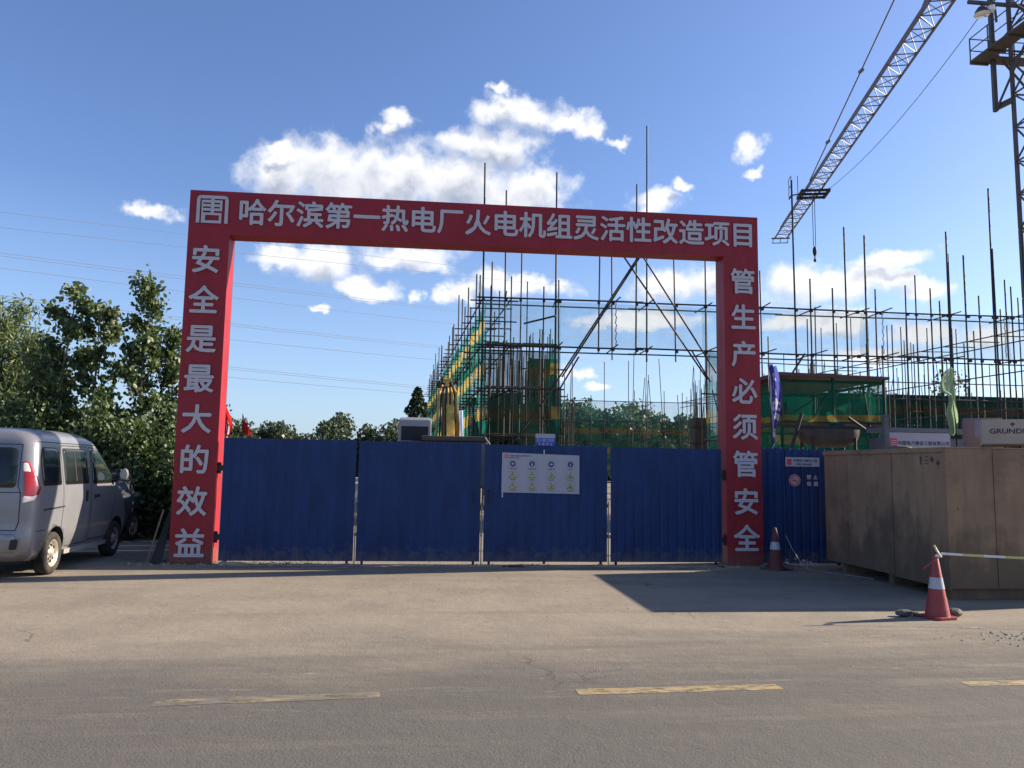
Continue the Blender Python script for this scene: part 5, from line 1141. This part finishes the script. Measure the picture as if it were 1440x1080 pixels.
# distant trees: crowns on a trunk, each its own
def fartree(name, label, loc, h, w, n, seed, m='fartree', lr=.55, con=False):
    rnd = random.Random(seed); t = thing(name, label, 'tree', loc, 0, 'distant trees beyond the site'); bb = MB(); bb.path([(0, 0, 0), (rnd.uniform(-.2, .2), 0, h*.5), (rnd.uniform(-.3, .3), 0, h*.85)], [h*.03, h*.02, h*.006], 6)
    cl = []
    for k in range(16 if not con else 70):
        if con: z = h*(.10+.88*k/69); rr = w/2*(1.02-k/70)**.75*rnd.uniform(.55, 1.25); a = k*2.4; c = Vector((rr*.75*cos(a), rr*.75*sin(a), z)); s = max(.22, rr*.30)
        else:
            z = h*rnd.uniform(.22, .88); rr = w/2*sqrt(max(.05, 1-((z/h-.5)/.52)**2)); a = rnd.uniform(0, 2*pi); q = rnd.uniform(.3, .82); c = Vector((rr*q*cos(a), rr*q*sin(a), z)); s = rnd.uniform(.13, .22)*min(h, w)
        cl.append((c, s)); bb.tube((0, 0, c.z*.7), c, .05, .02, 4, caps=False)
    bb.build('trunk', M['bark'], t); vs, fs = [], []
    for _ in range(n):
        c, s = cl[int(rnd.random()*len(cl))]; dv = Vector((rnd.gauss(0, 1), rnd.gauss(0, 1), rnd.gauss(0, 1))).normalized()*s*(rnd.random()**.4)*1.25
        p = c+dv; p.z = max(.1, p.z); leaf_quad(vs, fs, p, lr*rnd.uniform(.4, 1.1), rnd, 'x')
    me = bpy.data.meshes.new('crown'); me.from_pydata([tuple(v) for v in vs], [], fs); me.materials.append(M[m]); me.update(); link('crown', me, t)
FT = [('broadleaf_tree', 'hazy green tree low over the leftmost gate leaf, first from the pillar', (-31.2, 90), 6.9, 5.0), ('broadleaf_tree', 'small tree low over the leftmost gate leaf, second from the pillar', (-27.6, 92), 6.2, 4.5), ('broadleaf_tree', 'low scrubby tree over the middle of the leftmost gate leaf', (-24.6, 91), 5.0, 4.2),
      ('broadleaf_tree', 'round dark green tree above the seam of the first two gate leaves', (-19.6, 88), 7.5, 6.4), ('broadleaf_tree', 'smaller round tree overlapping the right of the round dark tree', (-16.4, 90), 6.2, 4.2), ('broadleaf_tree', 'dark tree just left of the excavator cab', (-13.2, 89), 6.9, 6.0),
      ('broadleaf_tree', 'pale low tree in front of the dark tree beside the cab', (-12.6, 82), 4.8, 3.6)]
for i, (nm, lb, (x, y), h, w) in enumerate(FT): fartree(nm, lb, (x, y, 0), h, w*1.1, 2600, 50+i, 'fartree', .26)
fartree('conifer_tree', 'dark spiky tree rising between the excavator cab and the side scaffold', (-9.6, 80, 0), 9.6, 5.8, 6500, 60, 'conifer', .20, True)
xs_ = [(2.2, 93, 8.6), (9.3, 93, 9.2), (12.8, 94, 8.8), (16.2, 93, 9.3), (19.2, 94, 8.4), (22.2, 95, 6.6), (4, 96, 9.6), (7.5, 97, 10.1), (11, 96, 9.4), (14.6, 98, 10.0), (17.6, 96, 9.6), (20.5, 97, 7.6), (24, 96, 6.0), (29, 99, 6.2), (35, 98, 8.2), (41, 97, 11.6), (44.5, 96, 12.8), (49, 98, 9.5), (53, 97, 12), (56.5, 96, 14.6), (60.5, 98, 11), (66, 97, 9), (0.5, 97, 8.8), (-3.5, 96, 8.2), (-36, 92, 6.4), (-41, 93, 7.4)]
wd = ['leftmost', 'second', 'third', 'fourth', 'fifth', 'sixth', 'seventh', 'eighth', 'ninth', 'tenth', 'eleventh', 'twelfth', 'thirteenth', 'fourteenth', 'fifteenth', 'sixteenth', 'seventeenth', 'eighteenth', 'nineteenth', 'twentieth', 'twenty-first', 'twenty-second', 'twenty-third', 'twenty-fourth', 'twenty-fifth', 'twenty-sixth']
for (i, (x, y, h)) in zip([wd[k] for k in range(26)], sorted(xs_)):
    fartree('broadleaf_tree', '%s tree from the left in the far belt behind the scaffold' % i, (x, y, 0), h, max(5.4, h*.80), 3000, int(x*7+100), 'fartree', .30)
b = MB(); rnd = random.Random(77); vs, fs = [], []
for _ in range(9000):
    x = rnd.uniform(-75, 110); p = Vector((x, rnd.gauss(108, 2.0), min(1.7, abs(rnd.gauss(0, 1)))*(1.9+.8*sin(x*.31)+.5*sin(x*.83)))); leaf_quad(vs, fs, p, rnd.uniform(.3, .8), rnd, 'x')
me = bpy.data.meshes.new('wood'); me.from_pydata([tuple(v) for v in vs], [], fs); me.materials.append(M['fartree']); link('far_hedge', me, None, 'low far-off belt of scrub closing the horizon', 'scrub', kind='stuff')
# weeds along the foot of the left pillar and verge
vs, fs = [], []; rnd = random.Random(31)
for _ in range(900):
    c = rnd.choice([(-5.0, 12.55), (-4.2, 12.72), (-3.4, 12.78), (4.55, 13.4), (-5.7, 12.9)]); p = Vector((c[0]+rnd.gauss(0, .30), c[1]+rnd.gauss(0, .05), abs(rnd.gauss(0, .025))+.005)); leaf_quad(vs, fs, p, rnd.uniform(.010, .026), rnd, 'slim')
me = bpy.data.meshes.new('weeds'); me.from_pydata([tuple(v) for v in vs], [], fs); me.materials.append(M['weed']); link('weeds', me, None, 'small weeds along the foot of the gate', 'weeds', kind='stuff')

# ------------------------------------------------------------------ vehicles
def lerp_tab(tab, z, k):
    if z <= tab[0][0]: return tab[0][k]
    for a, c in zip(tab[:-1], tab[1:]):
        if z <= c[0]: t = (z-a[0])/(c[0]-a[0]); return a[k]+(c[k]-a[k])*t
    return tab[-1][k]
class Shell:
    """vehicle body as a stack of rounded-rectangle contours; tab rows: z, half width, rear y, front y, rear corner radius, front corner radius"""
    def __init__(s, tab): s.tab = tab
    def par(s, z): return [lerp_tab(s.tab, z, k) for k in range(1, 6)]
    def contour(s, z, n=10, ns=26):
        w, yr, yf, r, rf = s.par(z); P = []
        r = min(r, w*.98); rf = min(rf, w*.98)
        for i in range(9): P.append((-(w-r)+2*(w-r)*i/8, yr))
        for i in range(1, n): a = -pi/2+pi/2*i/n; P.append((w-r+r*cos(a), yr+r+r*sin(a)))
        for i in range(ns+1): P.append((w, yr+r+(yf-rf-yr-r)*i/ns))
        for i in range(1, n): a = pi/2*i/n; P.append((w-rf+rf*cos(a), yf-rf+rf*sin(a)))
        for i in range(9): P.append(((w-rf)-2*(w-rf)*i/8, yf))
        for i in range(1, n): a = pi/2+pi/2*i/n; P.append((-w+rf+rf*cos(a), yf-rf+rf*sin(a)))
        for i in range(ns+1): P.append((-w, yf-rf-(yf-rf-yr-r)*i/ns))
        for i in range(1, n): a = pi+pi/2*i/n; P.append((-w+r+r*cos(a), yr+r+r*sin(a)))
        return P
    def side(s, y, z, off=.004):
        w, yr, yf, r, rf = s.par(z)
        if y < yr+r: dy = min(r, yr+r-y); x = w-r+sqrt(max(0, r*r-dy*dy))
        elif y > yf-rf: dy = min(rf, y-(yf-rf)); x = w-rf+sqrt(max(0, rf*rf-dy*dy))
        else: x = w
        return Vector((x+off, y, z))
    def rear(s, x, z, off=.004):
        w, yr, yf, r, rf = s.par(z); ax = abs(x)
        y = yr if ax < w-r else yr+r-sqrt(max(0, r*r-(ax-w+r)**2)); return Vector((x, y-off, z))
    def arc(s, u, z, off=.004):          # u: distance round the rear right corner from its start
        w, yr, yf, r, rf = s.par(z); L_ = pi*r/2
        if u < 0: return Vector((w-r+u, yr-off, z))
        if u > L_: return Vector((w+off, yr+r+(u-L_), z))
        a = -pi/2+u/r; return Vector((w-r+(r+off)*cos(a), yr+r+(r+off)*sin(a), z))
    def body(s, name, m, parent, arches, zn=44, glassm=None):
        z0, z1 = s.tab[0][0], s.tab[-1][0]; zs = []
        for i in range(zn+1): t = i/zn; zs.append(z0+(z1-z0)*(1-(1-t)**1.5))
        b = MB(); rows = [s.contour(z) for z in zs]; n = len(rows[0]); vs = [(x, y, z) for z, R in zip(zs, rows) for x, y in R]
        fs = [(k*n+i, k*n+(i+1) % n, (k+1)*n+(i+1) % n, (k+1)*n+i) for k in range(zn) for i in range(n)]+[tuple(range(n))[::-1], tuple(range(zn*n, zn*n+n))]
        b.add(vs, fs, 0, True); b.sm[-1] = False; b.sm[-2] = False
        me = b.mesh(name, [m, M['seam']]); o = link(name, me, parent)
        for (y, z, r) in arches:
            c = MB(); nn = 36
            for side_ in (-1, 1): c.tube((side_*.45, y, z), (side_*1.3, y, z), r, n=nn, smooth=True)
            cm = c.mesh('cut', M['seam']); bm = bmesh.new(); bm.from_mesh(cm); bmesh.ops.remove_doubles(bm, verts=bm.verts, dist=1e-5); bmesh.ops.recalc_face_normals(bm, faces=bm.faces); bm.to_mesh(cm); bm.free()
            co = bpy.data.objects.new('cut', cm); COL.objects.link(co); co.parent = parent
            md = o.modifiers.new('b', 'BOOLEAN'); md.object = co; md.operation = 'DIFFERENCE'; md.solver = 'EXACT'
            bpy.context.view_layer.update(); dg = bpy.context.evaluated_depsgraph_get(); nm = bpy.data.meshes.new_from_object(o.evaluated_get(dg)); o.modifiers.clear(); o.data = nm; bpy.data.objects.remove(co)
            for p in nm.polygons:
                q = Vector((0, p.center.y-y, p.center.z-z))
                if q.length < r*1.01 and abs(p.center.x) > .40 and abs(p.center.x) < .79: p.material_index = 1; p.use_smooth = False
        return o
def round_poly(pts, r=.05, seg=5):
    out = []; n = len(pts)
    for i in range(n):
        p0, p1, p2 = Vector(pts[i-1]), Vector(pts[i]), Vector(pts[(i+1) % n]); a = (p0-p1); c = (p2-p1); ra = min(r, a.length*.45, c.length*.45); A = p1+a.normalized()*ra; C_ = p1+c.normalized()*ra
        for k in range(seg+1): t = k/seg; q = A.lerp(p1, t).lerp(p1.lerp(C_, t), t); out.append((q.x, q.y))
    return out
def densify(pts, d=.08):
    out = []; n = len(pts)
    for i in range(n):
        a, c = Vector(pts[i]), Vector(pts[(i+1) % n]); k = max(1, int((c-a).length/d))
        for j in range(k): q = a.lerp(c, j/k); out.append((q.x, q.y))
    return out
def patch(fn, pts, off, mi=0, rings=5):
    pts = densify(pts); cx = sum(p[0] for p in pts)/len(pts); cy = sum(p[1] for p in pts)/len(pts); n = len(pts); vs = []
    for k in range(rings): s = 1-k/rings; vs += [fn(cx+(p[0]-cx)*s, cy+(p[1]-cy)*s, off) for p in pts]
    vs.append(fn(cx, cy, off)); c = len(vs)-1
    fs = [(k*n+i, k*n+(i+1) % n, (k+1)*n+(i+1) % n, (k+1)*n+i) for k in range(rings-1) for i in range(n)]+[((rings-1)*n+i, (rings-1)*n+(i+1) % n, c) for i in range(n)]
    # rim that closes the edge back to the body
    m = len(vs); vs += [fn(p[0], p[1], 0.0) for p in pts]; fs += [(m+i, m+(i+1) % n, (i+1) % n, i) for i in range(n)]
    return vs, fs
def ribbon_on(b, fn, line, w, off):
    pts = []
    for (a, c) in zip(line[:-1], line[1:]):
        k = max(1, int(math.dist(a, c)/.06))
        for j in range(k): pts.append((a[0]+(c[0]-a[0])*j/k, a[1]+(c[1]-a[1])*j/k))
    pts.append(line[-1])
    for i in range(len(pts)-1):
        a, c = Vector(pts[i]), Vector(pts[i+1]); d = (c-a).normalized(); n = Vector((-d.y, d.x))*w/2
        b.add([fn(a.x-n.x, a.y-n.y, off), fn(c.x-n.x, c.y-n.y, off), fn(c.x+n.x, c.y+n.y, off), fn(a.x+n.x, a.y+n.y, off)], [(0, 1, 2, 3)])
def wheel(parent, x, y, z, R, side_):
    t = bpy.data.objects.new('wheel', None); COL.objects.link(t); t.parent = parent; t.location = (x, y, z); t.empty_display_size = .1; t_sub = True
    sgn = side_
    b = MB(); b.lathe([(R*.60, -.085*sgn), (R*.90, -.09*sgn), (R*.985, -.07*sgn), (R, -.04*sgn), (R, .04*sgn), (R*.985, .07*sgn), (R*.90, .09*sgn), (R*.66, .085*sgn), (R*.62, .07*sgn)], (0, 0, 0), 'X', 40); b.build('tyre', M['rubber'], t)
    b = MB(); b.lathe([(R*.645, .078*sgn), (R*.60, .080*sgn), (R*.57, .04*sgn), (R*.42, .035*sgn), (R*.33, .055*sgn), (R*.20, .05*sgn), (R*.19, .078*sgn), (R*.10, .085*sgn), (0, .085*sgn)], (0, 0, 0), 'X', 40)
    b.lathe([(R*.60, -.05*sgn), (0, -.05*sgn)], (0, 0, 0), 'X', 24); rim = b.build('rim', M['rim'], t)
    b = MB(); b.tube((-.01, 0, 0), (.006, 0, 0), .020, n=10); hm = b.mesh('vent_hole', M['seam'])
    for k in range(8): a = 2*pi*k/8; link('vent_hole', hm, rim, loc=(.0545*sgn, R*.375*cos(a), R*.375*sin(a)))
    return t
def copyless(): pass

VT = [(.24, .70, .10, 3.70, .20, .30), (.34, .76, .02, 3.84, .20, .34), (.50, .79, .00, 3.90, .20, .36), (.62, .80, .015, 3.90, .20, .38), (.66, .80, .03, 3.88, .19, .38), (.90, .805, .035, 3.80, .18, .42), (1.05, .80, .04, 3.66, .17, .45), (1.18, .79, .05, 3.44, .16, .45), (1.28, .775, .07, 3.28, .16, .42), (1.50, .745, .11, 2.98, .17, .40), (1.72, .705, .17, 2.68, .18, .40), (1.80, .685, .20, 2.56, .19, .40), (1.86, .65, .25, 2.42, .22, .40), (1.91, .59, .32, 2.26, .26, .40), (1.945, .50, .42, 2.08, .30, .38), (1.965, .38, .56, 1.90, .30, .32), (1.975, .20, .76, 1.70, .18, .18)]
van = thing('minivan', 'silver minivan parked at the left, seen from its rear right corner', 'van', (-7.17, 10.42, 0), radians(7.3)); van.scale = (1.04, .97, 1.04)
SHL = Shell(VT)
body = SHL.body('body', M['silver'], van, [(.78, .30, .345), (3.18, .30, .345)])
sd, rr = SHL.side, SHL.rear
def on(fn, pts, m, name, off=.005, r=.05, parent=None, label=None):
    vs, fs = patch(fn, round_poly(pts, r), off); b = MB(); b.add(vs, fs, 0, True); return b.build(name, m, parent or van, label=label)
# lower dusty rocker, bumper
on(lambda x, z, o: rr(x, z, o), [(-.62, .36), (.62, .36), (.60, .60), (-.60, .60)], M['silver'], 'rear_bumper', .018, .06)
on(rr, [(-.56, 1.18), (.56, 1.18), (.52, 1.66), (.44, 1.70), (-.44, 1.70), (-.52, 1.66)], M['carglass'], 'rear_window', .006, .07)
on(rr, [(-.30, .86), (.30, .86), (.30, 1.0), (-.30, 1.0)], M['seam'], 'plate_recess', .004, .05)
on(rr, [(-.19, .70), (.19, .70), (.19, .82), (-.19, .82)], mat('number_plate_blue', (.05, .10, .32), .5), 'number_plate', .010, .01)
ar = SHL.arc
for mir in (0, 1):
    def fx_(u, z, o, mir=mir):
        p = ar(u, z, o); return Vector((-p.x, p.y, p.z)) if mir else p
    tl = on(fx_, [(.02, .98), (.17, 1.02), (.235, 1.17), (.16, 1.36), (.085, 1.52), (.02, 1.52)], M['red_lens'], 'tail_light', .014, .03)
    on(fx_, [(.025, 1.385), (.10, 1.385), (.075, 1.50), (.025, 1.50)], M['clear_lens'], 'reversing_lens', .018, .015, tl)
    on(fx_, [(.025, .985), (.155, 1.02), (.19, 1.09), (.025, 1.075)], M['clear_lens'], 'indicator_lens', .018, .015, tl)
    on(fx_, [(-.02, .40), (.06, .40), (.06, .53), (-.02, .53)], M['seam'], 'fog_reflector', .022, .02)
# side glass
sw = [('quarter_window', [(.30, 1.20), (.90, 1.20), (.89, 1.66), (.83, 1.71), (.36, 1.71), (.27, 1.57)]), ('sliding_window', [(1.01, 1.20), (1.90, 1.20), (1.87, 1.68), (1.80, 1.71), (1.0, 1.71)]), ('front_window', [(2.04, 1.19), (2.97, 1.19), (3.0, 1.25), (2.60, 1.68), (2.52, 1.70), (2.03, 1.70)])]
for nm, pts in sw:
    for mir in (0, 1):
        fn = (lambda y, z, o: sd(y, z, o)) if not mir else (lambda y, z, o: Vector((-sd(y, z, o).x, y, z)))
        fr_ = on(fn, [(p[0], p[1]) for p in pts], M['seam'], nm, .004, .05)
        cx = sum(p[0] for p in pts)/len(pts); cz = sum(p[1] for p in pts)/len(pts)
        on(fn, [(cx+(p[0]-cx)*.95, cz+(p[1]-cz)*.94) for p in pts], M['carglass'], 'glass', .007, .04, fr_)
b = MB(); ribbon_on(b, sd, [(1.42, 1.24), (1.40, 1.67)], .035, .010); b.build('window_divider', M['seam'], van)
# windscreen and front
def frt(x, z, o):
    w, yr, yf, r, rf = SHL.par(z); ax = abs(x); y = yf if ax < w-rf else yf-rf+sqrt(max(0, rf*rf-(ax-w+rf)**2)); return Vector((x, y+o, z))
on(frt, [(-.56, 1.24), (.56, 1.24), (.50, 1.72), (-.50, 1.72)], M['carglass'], 'windscreen', .006, .06)
on(frt, [(-.72, .80), (-.42, .80), (-.40, .98), (-.70, .98)], M['clear_lens'], 'headlight', .010, .04); on(frt, [(.42, .80), (.72, .80), (.70, .98), (.40, .98)], M['clear_lens'], 'headlight', .010, .04)
on(frt, [(-.36, .52), (.36, .52), (.36, .66), (-.36, .66)], M['seam'], 'grille', .008, .03)
# panel seams
b = MB()
for ln in ([(.93, .62), (.96, .9), (.955, 1.18), (.94, 1.72), (1.0, 1.745), (1.93, 1.745)], [(1.94, .40), (1.95, .9), (1.95, 1.2), (1.93, 1.74)], [(1.94, .34), (1.2, .34)], [(2.0, .36), (2.75, .36), (2.90, .62), (3.0, .92), (3.06, 1.20), (2.62, 1.70), (2.0, 1.74)], [(2.0, .36), (2.0, 1.74)], [(.30, 1.78), (2.45, 1.775)], [(.16, .62), (.42, .62)]):
    b = MB(); ribbon_on(b, sd, ln, .011, .0025); b.build('panel_seam', M['seam'], van)
b = MB(); ribbon_on(b, sd, [(.30, .885), (1.0, .905)], .022, .006); b.build('door_rail', M['seam'], van)
b = MB()
for ln in ([(-.60, .64), (.60, .64), (.63, .75), (.62, 1.12), (.58, 1.20), (.55, 1.74), (-.55, 1.74), (-.58, 1.20), (-.62, 1.12), (-.63, .75), (-.60, .64)], [(-.62, 1.12), (.62, 1.12)]): ribbon_on(b, rr, ln, .011, .0025)
b.build('tailgate_seam', M['seam'], van)
for y0 in (1.78, 2.12):
    b = MB(); a = sd(y0, 1.02, .006); b.box(a.x-.004, a.x+.022, y0-.015, y0+.015, .94, 1.10) if y0 < 2 else b.box(a.x-.004, a.x+.024, y0-.01, y0+.15, .99, 1.03); b.build('door_handle', M['seam'], van)
b = MB(); ribbon_on(b, sd, [(1.98, .44), (1.93, .74)], .018, .012); b.build('side_step_trim', M['chrome'], van) if False else None
for sx in (1, -1):
    b = MB(); a = sd(2.95, 1.25, 0); x = a.x*sx
    b.tube((x-.02*sx, 2.93, 1.20), (x+.10*sx, 2.93, 1.25), .022, n=8); b.build('mirror_arm', M['seam'], van)
    vs = []; 
    for k in range(16):
        t_ = 2*pi*k/16; vs.append((.062*cos(t_), .095*sin(t_)))
    b = MB(); b.poly([(u+x+.17*sx, v+1.33) for u, v in vs], 2.90, .09, lambda u, v, w: (u, w, v)); mo = b.build('side_mirror', M['silver'], van, bevel=.02)
    b = MB(); b.poly([(u*.82+x+.17*sx, v*.82+1.33) for u, v in vs], 2.893, .004, lambda u, v, w: (u, w, v)); b.build('mirror_glass', M['chrome'], mo)
for y in (.78, 3.18):
    for sx in (1, -1): wheel(van, sx*.70, y, .285, .285, sx)
b = MB(); b.box(-.62, .62, .25, 3.6, .20, .30); b.box(-.60, .60, .68, .88, .22, .34); b.box(-.3, -.2, .02, .3, .22, .28); b.build('underbody', M['seam'], van)
b = MB()     # lower sill strip
for mir in (1, -1): b.box(mir*.70 if mir > 0 else -.775, .775 if mir > 0 else -.70, 1.16, 2.80, .235, .30)
b.build('sill', M['silver_low'], van)
b = MB(); b.path([(.0, -.01, 1.17), (.02, .02, 1.25), (.30, .07, 1.34)], .009, 6); b.build('rear_wiper', M['seam'], van)
b = MB(); ribbon_on(b, rr, [(-.28, 1.165), (.28, 1.165)], .05, .02); b.build('handle_bar', M['silver'], van)
# dark saloon further along
CT = [(.20, .74, .10, 4.25, .2, .3), (.35, .84, .02, 4.4, .25, .4), (.6, .86, 0, 4.42, .28, .45), (.85, .86, .03, 4.34, .30, .5), (.93, .83, .08, 4.1, .3, .55), (.98, .74, .35, 3.2, .3, .5), (1.10, .70, .55, 2.95, .3, .4), (1.30, .60, .95, 2.5, .3, .35), (1.40, .50, 1.25, 2.2, .3, .3), (1.43, .3, 1.5, 2.0, .2, .2)]
car = thing('parked_car', 'dark grey car parked in the shade beyond the front of the van', 'car', (-8.45, 15.3, 0), radians(4)); S2 = Shell(CT)
S2.body('body', M['dark_paint'], car, [(.85, .30, .35), (3.45, .30, .35)], 30)
for nm, pts in (('side_window', [(.85, 1.0), (2.9, 1.0), (2.4, 1.30), (1.15, 1.30)]),):
    vs, fs = patch(S2.side, round_poly(pts, .05), .006); b = MB(); b.add(vs, fs, 0, True); b.build(nm, M['carglass'], car)
vs, fs = patch(S2.rear, round_poly([(-.5, 1.0), (.5, 1.0), (.42, 1.32), (-.42, 1.32)], .05), .006); b = MB(); b.add(vs, fs, 0, True); b.build('rear_window', M['carglass'], car)
for sx in (-1, 1):
    vs, fs = patch(lambda u, z, o, sx=sx: Vector((S2.arc(u, z, o).x*sx, S2.arc(u, z, o).y, z)), round_poly([(-.05, .68), (.25, .70), (.25, .84), (-.05, .84)], .03), .008); b = MB(); b.add(vs, fs, 0, True); b.build('tail_light', M['red_lens'], car)
for y in (.85, 3.45):
    for sx in (1, -1): wheel(car, sx*.75, y, .30, .30, sx)
